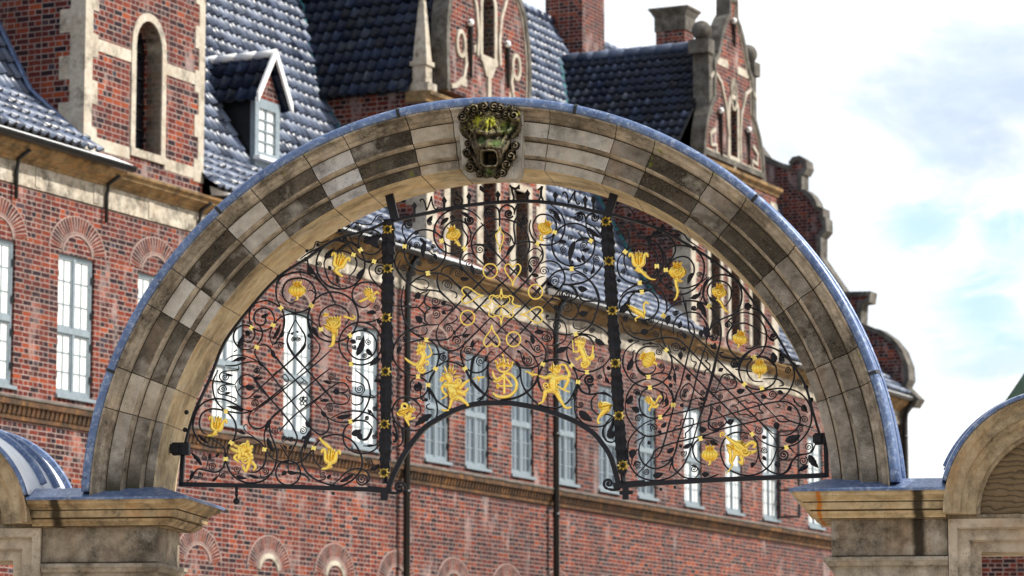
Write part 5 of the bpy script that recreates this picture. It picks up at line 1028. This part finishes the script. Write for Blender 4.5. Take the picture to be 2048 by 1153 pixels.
mb.build('roof',[M['tile_main'],UND],CW)
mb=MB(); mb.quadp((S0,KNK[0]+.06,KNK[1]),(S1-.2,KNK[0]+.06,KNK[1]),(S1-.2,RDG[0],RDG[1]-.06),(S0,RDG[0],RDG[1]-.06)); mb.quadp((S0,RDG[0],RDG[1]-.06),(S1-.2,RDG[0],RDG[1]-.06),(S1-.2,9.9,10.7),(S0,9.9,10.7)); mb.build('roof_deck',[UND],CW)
mb=MB()
for k in range(int((S1-S0)/.4)):
    x=S0+k*.4; mb.tube([(x,RDG[0],RDG[1]+.03),(x+.42,RDG[0],RDG[1]+.055)],.13,8)
mb.build('ridge_tiles',[M['tile_main']],CW)
# ------------------------------------------------------------- gabled bays
QUO=M['stone_trim']
def arch_hole(x0,x1,z0,zs,n=10):
    r=(x1-x0)/2; c=(x0+x1)/2; return [(x0,z0),(x1,z0)]+[(c+r*math.cos(PI*k/n),zs+r*1.15*math.sin(PI*k/n)) for k in range(n+1)]
def slot(parent,x0,x1,z0,zs,name='window',wide=.12,y=.26,pane='pane_dark'):
    r=(x1-x0)/2; c=(x0+x1)/2; mb=MB()
    out=[(x0,z0)]+[(c-r*math.cos(PI*k/10),zs+r*1.15*math.sin(PI*k/10)) for k in range(11)]+[(x1,z0)]
    mb.ribbon(out,.0,wide,-.045,.24); mb.box(x0-wide,x1+wide,-.06,.24,z0-.13,z0-.002); o=mb.build(name,[QUO],parent)
    pb=MB(); pb.box(x0-.02,x1+.02,y,y+.02,z0-.05,zs+r*1.3); pb.build('pane',[M[pane]],o)
    mb=MB(); mb.box(c-.02,c+.02,y-.04,y-.003,z0,zs+r*1.1)
    for k in range(1,5): zz=z0+(zs-z0)*k/4; mb.box(x0,c-.021,y-.036,y-.005,zz-.012,zz+.012); mb.box(c+.021,x1,y-.036,y-.005,zz-.012,zz+.012)
    mb.build('glazing_bar',[M['black_paint']],o); return o
def anchor(parent,x,z0,z1):
    mb=MB(); mb.tube([(x,-.07,z0),(x,-.07,z1-.12),(x-.02,-.08,z1-.04),(x-.07,-.09,z1),(x-.11,-.09,z1-.05)],[.03,.045,.05,.05,.04],8); mb.sphere((x-.06,-.09,z1-.03),.07,8,1); mb.build('wall_anchor',[M['black_paint'],M['zinc_and_glint']],parent)
def bay_roof(parent,a,b,ze,zr,depth,name='bay_roof'):
    c=(a+b)/2; h=zr-ze; w=(b-a)/2+.22; mb=MB()
    for e in(-1,1):
        tiles(mb,(c+e*w,.28 if e<0 else depth,ze-.05),(0,1 if e<0 else -1,0),(-e*w,0,h+.05),depth-.28,math.hypot(w,h))
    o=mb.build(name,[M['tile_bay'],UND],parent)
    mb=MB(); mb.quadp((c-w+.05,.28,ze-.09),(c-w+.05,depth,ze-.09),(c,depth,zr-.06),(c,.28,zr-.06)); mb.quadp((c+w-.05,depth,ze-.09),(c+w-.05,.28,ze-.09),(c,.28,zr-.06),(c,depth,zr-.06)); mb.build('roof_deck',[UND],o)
    mb=MB()
    for k in range(int((depth-.28)/.4)+1): mb.tube([(c,.28+k*.4,zr+.05),(c,.28+k*.4+.42,zr+.03)],.12,8)
    mb.build('ridge_tiles',[M['zinc_and_glint'] if False else M['tile_main']],o)
    return o
# bay nearest the camera: tall square dormer with stone quoins
a,b=BAYS[0]
B1=empty('near_bay',(0,0,0),0,CW); B1['label']='tall brick bay with pale quoins and one round-headed window'
mb=MB(); mb.prism([(a,10.62),(b,10.62),(b,14.15),(a,14.15)],[arch_hole(1.56,2.34,11.10,12.78)],-.02,.40); mb.box(a,a+.40,.401,7.5,10.62,14.15); mb.box(b-.4,b,.401,7.5,10.62,14.15); mb.build('bay_wall',[M['brick_gable']],B1)
slot(B1,1.56,2.34,11.10,12.78,wide=.13,y=.30)
for e in(0,1):
    mb=MB()
    for k in range(9):
        z=10.86+k*.37; wd=.36 if k%2==0 else .21
        if e==0: mb.box(a-.012,a+wd,-.034,-.0,z,z+.37); mb.box(a-.014,a-.0,-.0,.44 if k%2 else .24,z,z+.37)
        else: mb.box(b-wd*.8,b+.012,-.034,0,z,z+.37)
    mb.build('quoins',[QUO],B1)
for z in(10.90,12.46):
    for x0,x1 in((a+.36,1.43),(2.47,b-.29)): mb=MB(); mb.box(x0,x1,-.030,0,z,z+.19); mb.build('stone_band',[QUO],B1)
mb=MB(); mb.box(a+.36,b-.29,-.030,0,13.96,14.14); mb.build('stone_band',[QUO],B1)
mb=MB(); along(mb,[(.3,14.15),(-.06,14.152),(-.08,14.2),(-.16,14.25),(-.24,14.33),(-.25,14.40),(.3,14.42)],a-.2,b+.22); mb.box(a-.22,a+.1,.31,7.5,14.16,14.40); mb.build('bay_cornice',[M['stone_ochre']],B1,fix=True)
bay_roof(B1,a,b,14.42,17.2,4.4)
mb=MB(); mb.tube([(a-.03,-.2,10.86),(a-.03,.95,11.86),(a-.03,2.4,14.45)],.075,6,flat=.5); mb.build('valley_flashing',[M['lead']],B1)
# generic scroll gable
def scroll_gable(nm,a,b,lab,outline,ze,zr,zb,win,low,extra,depth,ball=None):
    Gb=empty(nm,(0,0,0),0,CW); Gb['label']=lab; c=(win[0]+win[1])/2
    mb=MB(); mb.prism([(a,10.62),(b,10.62),(b,zb),(a,zb)],[[(x0,10.9),(x1,10.9),(x1,z1),(x0,z1)] for x0,x1,z1 in low],-.02,.38); mb.box(a,a+.38,.381,depth,10.62,ze+.08); mb.box(b-.38,b,.381,depth,10.62,ze+.08); mb.build('bay_wall',[M['brick_gable']],Gb)
    for x0,x1,z1 in low:
        m2=MB(); 
        for e0,e1 in((x0-.16,x0),(x1,x1+.16)): m2.box(e0,e1,-.05,.25,10.9,z1+.14)
        m2.box(x0,x1,-.05,.25,z1,z1+.14); m2.box((x0+x1)/2-.05,(x0+x1)/2+.05,.1,.22,10.9,z1); o=m2.build('window',[QUO],Gb); m2=MB(); m2.box(x0,x1,.24,.26,10.7,z1); m2.build('pane',[M['pane_dark']],o)
    for e in(0,1):
        mb=MB()
        for k in range(int((zb-10.7)/.34)):
            z=10.72+k*.34; wd=.42 if k%2==0 else .26
            if e: mb.box(b-wd,b+.013,-.036,0,z,z+.34)
            else: mb.box(a-.013,a+wd,-.036,0,z,z+.34); mb.box(a-.015,a,0,.2+.2*(k%2),z,z+.34)
        mb.build('quoins',[QUO],Gb)
    mb=MB(); along(mb,[(.38,zb-.02),(-.05,zb-.018),(-.07,zb+.05),(-.15,zb+.10),(-.16,zb+.17),(.38,zb+.19)],a-.1,b+.1); mb.build('gable_cornice',[M['stone_ochre']],Gb,fix=True)
    mb=MB(); mb.prism(outline,[arch_hole(*win)],-.02,.24); mb.build('gable_wall',[M['brick_gable']],Gb,fix=True)
    slot(Gb,*win,wide=.11,y=.20)
    # coping along the outline (open at the foot)
    n=len(outline); k0=min(range(n),key=lambda k:(outline[k][1],outline[k][0])); line=[outline[(k0-k)%n] for k in range(n)]
    ar=sum(outline[k][0]*outline[(k+1)%n][1]-outline[(k+1)%n][0]*outline[k][1] for k in range(n))
    if ar<0: line=[outline[(k0+k)%n] for k in range(n)]
    mb=MB(); mb.ribbon(line,.075,.05,-.075,.27); mb.build('coping',[M['stone_dark']],Gb,fix=True)
    mb=MB(); mb.ribbon(line,.115,-.076,-.045,.0); mb.build('coping_inner_band',[QUO],Gb,fix=True)
    extra(Gb,c)
    bay_roof(Gb,a,b,ze,zr,depth)
    # obelisks on the shoulders
    for x in((a+.16,) if nm=='middle_gable' else ()):
        mb=MB(); z=zb+.19; q=.105; mb.box(x-.18,x+.18,-.06,.34,z,z+.16); mb.box(x-.13,x+.13,.02,.30,z+.16,z+.50); mb.box(x-.16,x+.16,-.02,.34,z+.50,z+.58); mb.hull8([(x-q,.01,z+.58),(x+q,.01,z+.58),(x+q,.31,z+.58),(x-q,.31,z+.58)],[(x-.05,.11,z+1.75),(x+.05,.11,z+1.75),(x+.05,.21,z+1.75),(x-.05,.21,z+1.75)]); mb.sphere((x,.16,z+1.8),.07,8); mb.build('obelisk',[M['stone_trim']],Gb)
    for e in(-1,1):
        x=a if e<0 else b; mb=MB(); mb.tube([(x+e*.12,.3,10.95),(x+e*.10,.95,11.9),(x+e*.12,.95+(ze-11.75)/1.78,ze),(c,.95+(zr-11.75)/1.78,zr+.02)],.10,6,flat=.45); mb.build('valley_flashing',[M['copper']],Gb)
    return Gb
def mirror(pts,c): return pts+[(2*c-x,z) for x,z in pts[::-1]]
def pxs(l,d=0.02): return [fac(x,y,d) for x,y in l]
# middle gable
c2=14.3
o2=pxs([(891,180),(893,155),(891,109),(891,55),(894,18),(897,0)]); o2=[(min(x,c2-1.1),z) for x,z in o2]; zz=o2[-1][1]; x0=o2[-1][0]
o2=[(o2[0][0],14.05)]+o2[1:]+[(x0+.10,zz+.35),(x0+.3,zz+.6),(x0+.42,zz+.66),(x0+.42,zz+1.3),(x0+.60,zz+1.45),(c2-.62,zz+1.8),(c2-.42,zz+2.3),(c2-.34,zz+2.7),(c2-.30,zz+3.5)]
o2=mirror(o2,c2)
def ring(parent,line,w,name,mat=None,closed=False): mb=MB(); w*=.60; mb.ribbon(line,w/2,w/2,-.065,-.0,closed=closed); return mb.build(name,[mat or QUO],parent)
def ex2(Gb,c):
    for e in(-1,1):
        X=lambda x:c+e*x
        ring(Gb,[(X(x),z) for x,z in((.50,14.95),(.46,15.4),(.55,15.9),(.85,16.45),(1.25,16.6),(1.5,16.3))],.14,'scroll_band')
        ring(Gb,[(X(1.22)+.17*math.cos(PI*k/7),15.05+.24*math.sin(PI*k/7)) for k in range(14)],.14,'volute',closed=True)
        ring(Gb,[(X(x),z) for x,z in((1.05,14.95),(1.0,14.7),(1.1,14.4),(1.4,14.2),(1.62,14.15))],.15,'scroll_band')
        anchor(Gb,X(.82)-.02,14.45 if e<0 else 14.55,15.55 if e<0 else 15.45)
    ring(Gb,[(c,14.95),(c,14.05)],.22,'drop_band'); mb=MB(); mb.prism([(c-.36,14.98),(c-.12,14.62),(c+.12,14.62),(c+.36,14.98)],(),-.06,0); mb.build('drop_band',[QUO],Gb,fix=True)
    for dx,dz in((-1.15,14.25),(.95,14.35),(-.6,15.0)): mb=MB(); mb.box(c+dx,c+dx+.22,-.03,0,dz,dz+.16); mb.build('pale_block',[QUO],Gb)
scroll_gable('middle_gable',11.7,16.9,'scrolled brick gable directly above the arch crown',o2,13.95,18.0,13.70,(c2-.26,c2+.26,15.02,16.0),((12.55,13.2,12.6),(13.95,14.65,12.6),(15.4,16.1,12.6)),ex2,4.7)
# right gable with pinnacle
c3=27.1
o3=pxs([(1405,345),(1404.5,320),(1408,262),(1413,232),(1421,206),(1427,194),(1427,122),(1434,110),(1440,78),(1446,53),(1451,40),(1457,30),(1457,-5)])
o3=[(min(x,c3-.22),z) for x,z in o3]; o3[0]=(o3[0][0],14.98)
o3=mirror(o3,c3)
def ex3(Gb,c):
    for e in(-1,1):
        X=lambda x:c+e*x
        ring(Gb,[(X(x),z) for x,z in((.40,15.1),(.36,15.6),(.45,16.2),(.75,16.75),(1.15,16.95),(1.4,16.75))],.12,'scroll_band')
        ring(Gb,[(X(x),z) for x,z in((1.15,15.6),(1.45,15.45),(1.4,15.2),(1.1,15.25),(1.1,15.05))],.13,'scroll_band')
        anchor(Gb,X(.85),15.0 if e<0 else 15.1,16.1 if e<0 else 15.95)
        mb=MB(); mb.box(min(X(.3),X(.95)),max(X(.3),X(.95)),-.032,0,17.15,17.33); mb.build('stone_band',[QUO],Gb)
        mb=MB(); mb.box(X(1.42)-.18,X(1.42)+.18,-.08,.42,17.30,17.62); mb.sphere((X(1.42),.16,17.84),.23,12); mb.box(X(1.34)-.12,X(1.34)+.12,-.03,.36,15.95,17.30); mb.build('ball_finial',[M['stone_dark']],Gb)
    ring(Gb,[(c+.16*math.cos(2*PI*k/14),16.6+.36*math.sin(2*PI*k/14)) for k in range(14)],.09,'oval_opening',closed=True)
    mb=MB(); mb.prism([(c+.13*math.cos(2*PI*k/14),16.6+.32*math.sin(2*PI*k/14)) for k in range(14)],(),-.024,0); mb.build('pane',[M['pane_dark']],Gb,fix=True)
    ring(Gb,[(c,16.95),(c,16.62)],.10,'drop_band'); ring(Gb,[(c,15.05),(c,14.6)],.16,'drop_band'); anchor(Gb,c,17.72,18.35)
scroll_gable('right_gable',24.5,29.8,'tall scrolled brick gable with ball finials and a pinnacle against the sky',o3,14.9,17.80,14.65,(c3-.22,c3+.22,15.15,16.25),((25.6,26.2,12.9),(26.8,27.4,12.9),(28.1,28.7,12.9)),ex3,4.6)
# small roof dormer between the two nearer bays
D=empty('roof_dormer',(0,0,0),0,CW); D['label']='small gabled roof dormer with one white paned window'
x0,x1=fac(511,210,-.85)[0],fac(560,210,-.85)[0]; zt=12.97; zb=11.75; yf=.85; xm=(x0+x1)/2; zr=13.72
mb=MB(); mb.prism([(x0,zb),(x1,zb),(x1,zt),(x0,zt)],[[(x0+.14,12.03),(x1-.14,12.03),(x1-.14,12.80),(x0+.14,12.80)]],yf,yf+.1); mb.build('dormer_front',[M['frame_paint']],D)
mb=MB(); mb.box(x0+.02,x0+.1,yf+.101,2.1,zb,zt); mb.box(x1-.1,x1-.02,yf+.101,2.1,zb,zt); mb.build('dormer_cheek',[M['black_paint']],D)
mb=MB(); mb.prism([(x0,zt+.01),(x1,zt+.01),(xm,zr-.12)],(),yf+.01,yf+.2); mb.build('dormer_gable',[M['brick_gable']],D,fix=True)
mb=MB(); mb.box(x0+.14,x1-.14,yf+.05,yf+.06,12.02,12.81); pn=mb.build('window',[M['pane_bright']],D)
mb=MB(); mb.box(xm-.016,xm+.016,yf+.02,yf+.048,12.03,12.80)
for k in range(1,4): z=12.03+.77*k/4; mb.box(x0+.14,xm-.017,yf+.02,yf+.047,z-.013,z+.013); mb.box(xm+.017,x1-.14,yf+.02,yf+.047,z-.013,z+.013)
mb.build('glazing_bar',[M['frame_paint']],pn)
mb=MB(); w=(x1-x0)/2+.16; h=zr-zt+.1
for e in(-1,1): tiles(mb,(xm+e*w,yf-.12 if e<0 else 2.3,zt-.08),(0,1 if e<0 else -1,0),(-e*w,0,h),2.42-yf,math.hypot(w,h),cw=.24,rh=.33)
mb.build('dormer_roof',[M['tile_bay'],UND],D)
mb=MB()
for e in(-1,1): mb.hull8([(xm+e*(w+.02),yf-.17,zt-.14),(xm+e*(w+.02),yf-.125,zt-.14),(xm+e*.02,yf-.125,zr-.02),(xm+e*.02,yf-.17,zr-.02)],[(xm+e*(w+.02),yf-.17,zt+.03),(xm+e*(w+.02),yf-.125,zt+.03),(xm+e*.02,yf-.125,zr+.17),(xm+e*.02,yf-.17,zr+.17)])
mb.build('bargeboard',[M['zinc_and_glint']],D,fix=True)
mb=MB()
for k in range(4): mb.tube([(xm,yf-.15+k*.40,zr+.09),(xm,yf-.15+k*.40+.42,zr+.07)],.075,8)
mb.build('ridge_tiles',[M['zinc_and_glint']],D)
mb=MB(); mb.box(x0-.06,x1+.06,yf-.14,yf-.002,11.86,11.92); mb.build('window_sill',[M['zinc_and_glint']],D)
# chimneys
def chimney(s0,s1,y0,y1,z0,z1,lab,cap=True):
    mb=MB(); mb.box(s0,s1,y0,y1,z0,z1); o=mb.build('chimney',[M['brick_gable']],CW); o['label']=lab
    if cap:
        c=MB(); c.box(s0-.03,s1+.03,y0-.03,y1+.03,z1-.46,z1-.1); c.hull8([(s0-.03,y0-.03,z1-.1),(s1+.03,y0-.03,z1-.1),(s1+.03,y1+.03,z1-.1),(s0-.03,y1+.03,z1-.1)],[(s0-.13,y0-.13,z1+.08),(s1+.13,y0-.13,z1+.08),(s1+.13,y1+.13,z1+.08),(s0-.13,y1+.13,z1+.08)]); c.box(s0-.15,s1+.15,y0-.15,y1+.15,z1+.081,z1+.14); c.build('chimney_cap',[M['stone_dark']],o)
chimney(28,29.3,4.18,5.15,17.2,21.5,'red brick chimney on the ridge left of the sky')
chimney(33.8,34.4,3.95,4.75,16.8,20.32,'brick chimney with a wide dark stone cap on the ridge')
chimney(36.2,37,4.0,4.5,17.0,19.6,'small chimney half hidden behind the capped one',False)
# end gable parapet with scrolls (seen from inside above the roof slope)
EG=empty('end_gable',(0,0,0),0,CW); EG['label']='dark stepped and scrolled end gable outlined against the sky'
pl=[endp(x,y,S1) for x,y in((1480,250),(1530,318),(1548,328),(1570,337),(1588,340),(1588,330),(1593,323),(1602,321),(1611,327),(1613,337),(1608,346),(1602,350),(1602,384),(1612,388),(1622,396),(1630,408),(1634,420),(1646,424),(1646,432),(1640,436),(1650,442),(1651,462),(1644,470),(1640,474),(1640,520),(1690,592),(1745,592),(1740,600),(1722,606),(1720,650),(1745,664),(1762,668),(1785,684),(1803,706),(1814,735),(1816,760),(1810,776),(1822,790),(1836,803),(1832,808),(1812,806))]
# x of the polygon = depth behind the facade
pl=[(-d,z) for d,z in pl]
poly=pl+[(.35,10.4),(5.0,10.4),(5.0,18.9)]
mb=MB(); v=len(poly); tr=tessellate_polygon([[Vector((p[0],p[1],0)) for p in poly]])
A=[mb.V((S1-.15,p[0],p[1])) for p in poly];Bv=[mb.V((S1+.25,p[0],p[1])) for p in poly]
for t in tr: mb.F([A[k] for k in t]); mb.F([Bv[k] for k in t][::-1])
for k in range(v): mb.F([A[k],A[(k+1)%v],Bv[(k+1)%v],Bv[k]])
mb.build('gable_wall',[M['brick_gable']],EG,fix=True)
mb=MB()
rb=MB(); rb.ribbon(pl,.10,.03,0,1)   # coping: same band, turned into the end plane
for x,y,z in rb.v: mb.V((S1-.20+.52*y,x,z))
for f in rb.f: mb.F(f)
mb.build('coping',[M['stone_dark']],EG,fix=True)
mb=MB(); mb.box(S1-.12,S1+.22,-.12,.35,8.4,10.3); mb.hull8([(S1-.12,-.12,10.3),(S1+.22,-.12,10.3),(S1+.22,.35,10.3),(S1-.12,.35,10.3)],[(S1-.2,-.35,10.62),(S1+.3,-.35,10.62),(S1+.3,.35,10.62),(S1-.2,.35,10.62)]); mb.build('eaves_bracket',[M['stone_dark']],EG)
# chimney-like stack on that gable's slope
# open iron-framed casement near the far end
mb=MB(); cxs=29.8
for y in(-.50,-.02): mb.box(cxs-.02,cxs+.02,y-.025,y+.025,7.05,9.1)
for zz in(7.07,7.7,8.4,9.08): mb.box(cxs-.018,cxs+.018,-.475,-.045,zz-.025,zz+.025)
mb.build('open_casement',[M['black_paint']],CW)
# ================================================================== pavilion beyond the right-hand doorway
PV=empty('brick_pavilion',(8.45,60,0),-R(8.7)); meta(PV,'low dark brick pavilion with a steep green roof, glimpsed behind the right hand small gable','pavilion')
mb=MB(); mb.prism([(0,0),(11,0),(11,6.6),(0,6.6)],[[(x,2.4),(x+1,2.4),(x+1,4.6),(x,4.6)] for x in(2,4.6,7.2)],0,.4); mb.box(0,.4,.401,10,0,6.6); mb.box(10.6,11,.401,10,0,6.6); mb.box(.401,10.599,9.6,10,0,6.6); mb.build('wall',[M['brick']],PV)
mb=MB(); mb.hull8([(-.4,-.4,6.6),(11.4,-.4,6.6),(11.4,10.4,6.6),(-.4,10.4,6.6)],[(4.6,4.4,14.2),(6.4,4.4,14.2),(6.4,5.6,14.2),(4.6,5.6,14.2)]); mb.build('roof',[simple('dark_green_copper_roof',(.012,.035,.022),.6,.0,.35,4)],PV)
for x in(2,4.6,7.2):
    mb=MB(); mb.box(x,x+.08,.1,.2,2.4,4.6); mb.box(x+.92,x+1,.1,.2,2.4,4.6); mb.box(x+.08,x+.92,.1,.2,4.52,4.6); mb.box(x+.08,x+.92,.1,.2,2.4,2.5); mb.box(x+.46,x+.54,.11,.19,2.5,4.52); o=mb.build('window',[M['frame_paint']],PV)
    mb=MB(); mb.box(x+.08,x+.92,.15,.16,2.45,4.55); mb.build('pane',[M['pane_dim']],o)
# ================================================================== GROUND, SKY, SUN, CAMERA
gm=NT('warm_gravel'); ob=gm.obj(); n=gm.noise(ob,6,6,.7); n2=gm.noise(ob,.15,4,.6)
c=gm.mix(n,(.33,.275,.21),(.48,.42,.34)); c=gm.mix(gm.ramp(n2,[(.4,0.),(.6,.4)]),c,(.30,.26,.21)); gm.pbr(c,.95,0,gm.bump(n,.4,.02),.1)
mb=MB(); N=24
for i in range(N):
    for j in range(N):
        f=lambda k:(-1+2*k/N)*abs(-1+2*k/N)*900
        mb.F([mb.V((f(i),f(j),0)),mb.V((f(i+1),f(j),0)),mb.V((f(i+1),f(j+1),0)),mb.V((f(i),f(j+1),0))])
g=mb.build('ground',[gm.mat]); g['kind']='structure'
SUN_EL,SUN_AZ=R(42),R(95)      # azimuth measured clockwise from the view direction (+y)
sd=Vector((math.sin(SUN_AZ)*math.cos(SUN_EL),math.cos(SUN_AZ)*math.cos(SUN_EL),math.sin(SUN_EL)))
w=NT('World',True); scn.world=w.mat
sky=w.n('TexSky'); sky.sky_type='NISHITA'; sky.sun_disc=False; sky.sun_elevation=SUN_EL; sky.sun_rotation=SUN_AZ; sky.air_density=1.0; sky.dust_density=.6; sky.ozone_density=1.5
dv=w.n('TexCoord').outputs['Generated']
n1=w.noise(w.mapping(dv,(.3,0,.1),(1,1,2.2)),7.0,7,.56,.4); n2=w.noise(w.mapping(dv,(4,2,1),(1,1,1.8)),16,6,.6,.3)
# broken cloud: openings where noise is low, a few real cloud gaps and one grey cloud at fixed sky directions
def spot(px,py,rad,sx=1.):
    d=ray(px,py).normalized(); vm=w.n('VectorMath',operation='SUBTRACT'); w.set(vm.inputs[0],dv); vm.inputs[1].default_value=d
    sc=w.n('VectorMath',operation='MULTIPLY'); w.set(sc.inputs[0],vm.outputs[0]); sc.inputs[1].default_value=(1/sx,1,1); ln=w.n('VectorMath',operation='LENGTH'); w.set(ln.inputs[0],sc.outputs[0])
    mr=w.n('MapRange',interpolation_type='SMOOTHSTEP'); w.set(mr.inputs[0],w.math('ADD',ln.outputs['Value'],w.math('MULTIPLY',w.math('SUBTRACT',n2,.5),rad*1.5))); mr.inputs[1].default_value=0; mr.inputs[2].default_value=rad; mr.inputs[3].default_value=1; mr.inputs[4].default_value=0
    return mr.outputs[0]
gap=None
for s_ in((1850,450,.024,1.2),(2000,440,.022,1.),(1960,610,.022,1.2),(1890,340,.018,1.),(2045,430,.024,1.),(2010,700,.014,1.),(1960,570,.016,1.5)):
    s=spot(*s_); gap=s if gap is None else w.math('MAXIMUM',gap,s)
gen=w.ramp(n1,[(.34,1.),(.46,0.)])
n3=w.noise(w.mapping(dv,(1,3,2),(1,1,2.4)),34,8,.62,.6); n4=w.noise(w.mapping(dv,(6,1,2),(1,1,1.7)),22,8,.6,.8)
gap=w.math('MAXIMUM',w.math('MULTIPLY',gap,w.ramp(n3,[(.36,.15),(.56,.95)])),w.math('MULTIPLY',gen,.3))
gry=None
for s_ in((1935,225,.026,1.7),(2015,195,.028,1.3),(1985,290,.022,1.3)):
    s=spot(*s_); gry=s if gry is None else w.math('MAXIMUM',gry,s)
cl=w.mix(w.ramp(n2,[(.34,0.),(.56,1.)]),(6.9,7.8,8.6),(10.9,11.0,11.1))
blue=w.mix(.85,sky.outputs[0],(5.6,7.9,10.0))
c=w.mix(gap,cl,blue); c=w.mix(w.math('MULTIPLY',gry,w.ramp(n4,[(.26,.25),(.52,1.)])),c,w.mix(n3,(4.0,4.9,6.4),(7.2,8.3,9.8)))
# the bright cloud bank stands ahead and to the right, on the sun's side; unseen bright cloud behind the camera is added to light the front
dt=w.n('VectorMath',operation='DOT_PRODUCT'); w.set(dt.inputs[0],dv); dt.inputs[1].default_value=(math.sin(R(34))*.97,math.cos(R(34))*.97,.25)
bank=w.n('MapRange',interpolation_type='SMOOTHSTEP'); w.set(bank.inputs[0],w.math('ADD',dt.outputs['Value'],w.math('MULTIPLY',w.math('SUBTRACT',n1,.5),.3))); bank.inputs[1].default_value=.25; bank.inputs[2].default_value=.72
clear=w.mix(w.ramp(n1,[(.40,0.),(.56,.85)]),sky.outputs[0],(11.5,11.6,11.6))
c=w.mix(bank.outputs[0],clear,c)
bg=w.n('Background'); w.set(bg.inputs[0],c); bg.inputs[1].default_value=.078; w.nt.links.new(bg.outputs[0],w.out.inputs[0])
sl=bpy.data.lights.new('sun','SUN'); sl.energy=4.1; sl.angle=R(.5); sl.color=(1,.94,.84)
so=bpy.data.objects.new('sun',sl); COL.objects.link(so); so.rotation_euler=(-sd).to_track_quat('-Z','Y').to_euler()
cam=bpy.data.cameras.new('camera'); co=bpy.data.objects.new('camera',cam); COL.objects.link(co); scn.camera=co
cam.sensor_width=36; cam.lens=F/2048*36; cam.clip_end=3000; cam.clip_start=.1
co.location=(0,0,EYE); co.rotation_euler=(PI/2+TH,0,0)
cam.dof.use_dof=True; cam.dof.focus_distance=22.0; cam.dof.aperture_fstop=4.8
vs=scn.view_settings; vs.view_transform='Standard'; vs.look='None'; vs.exposure=.68; vs.gamma=1
scn.render.engine='CYCLES'; scn.cycles.max_bounces=6; scn.cycles.use_denoising=True
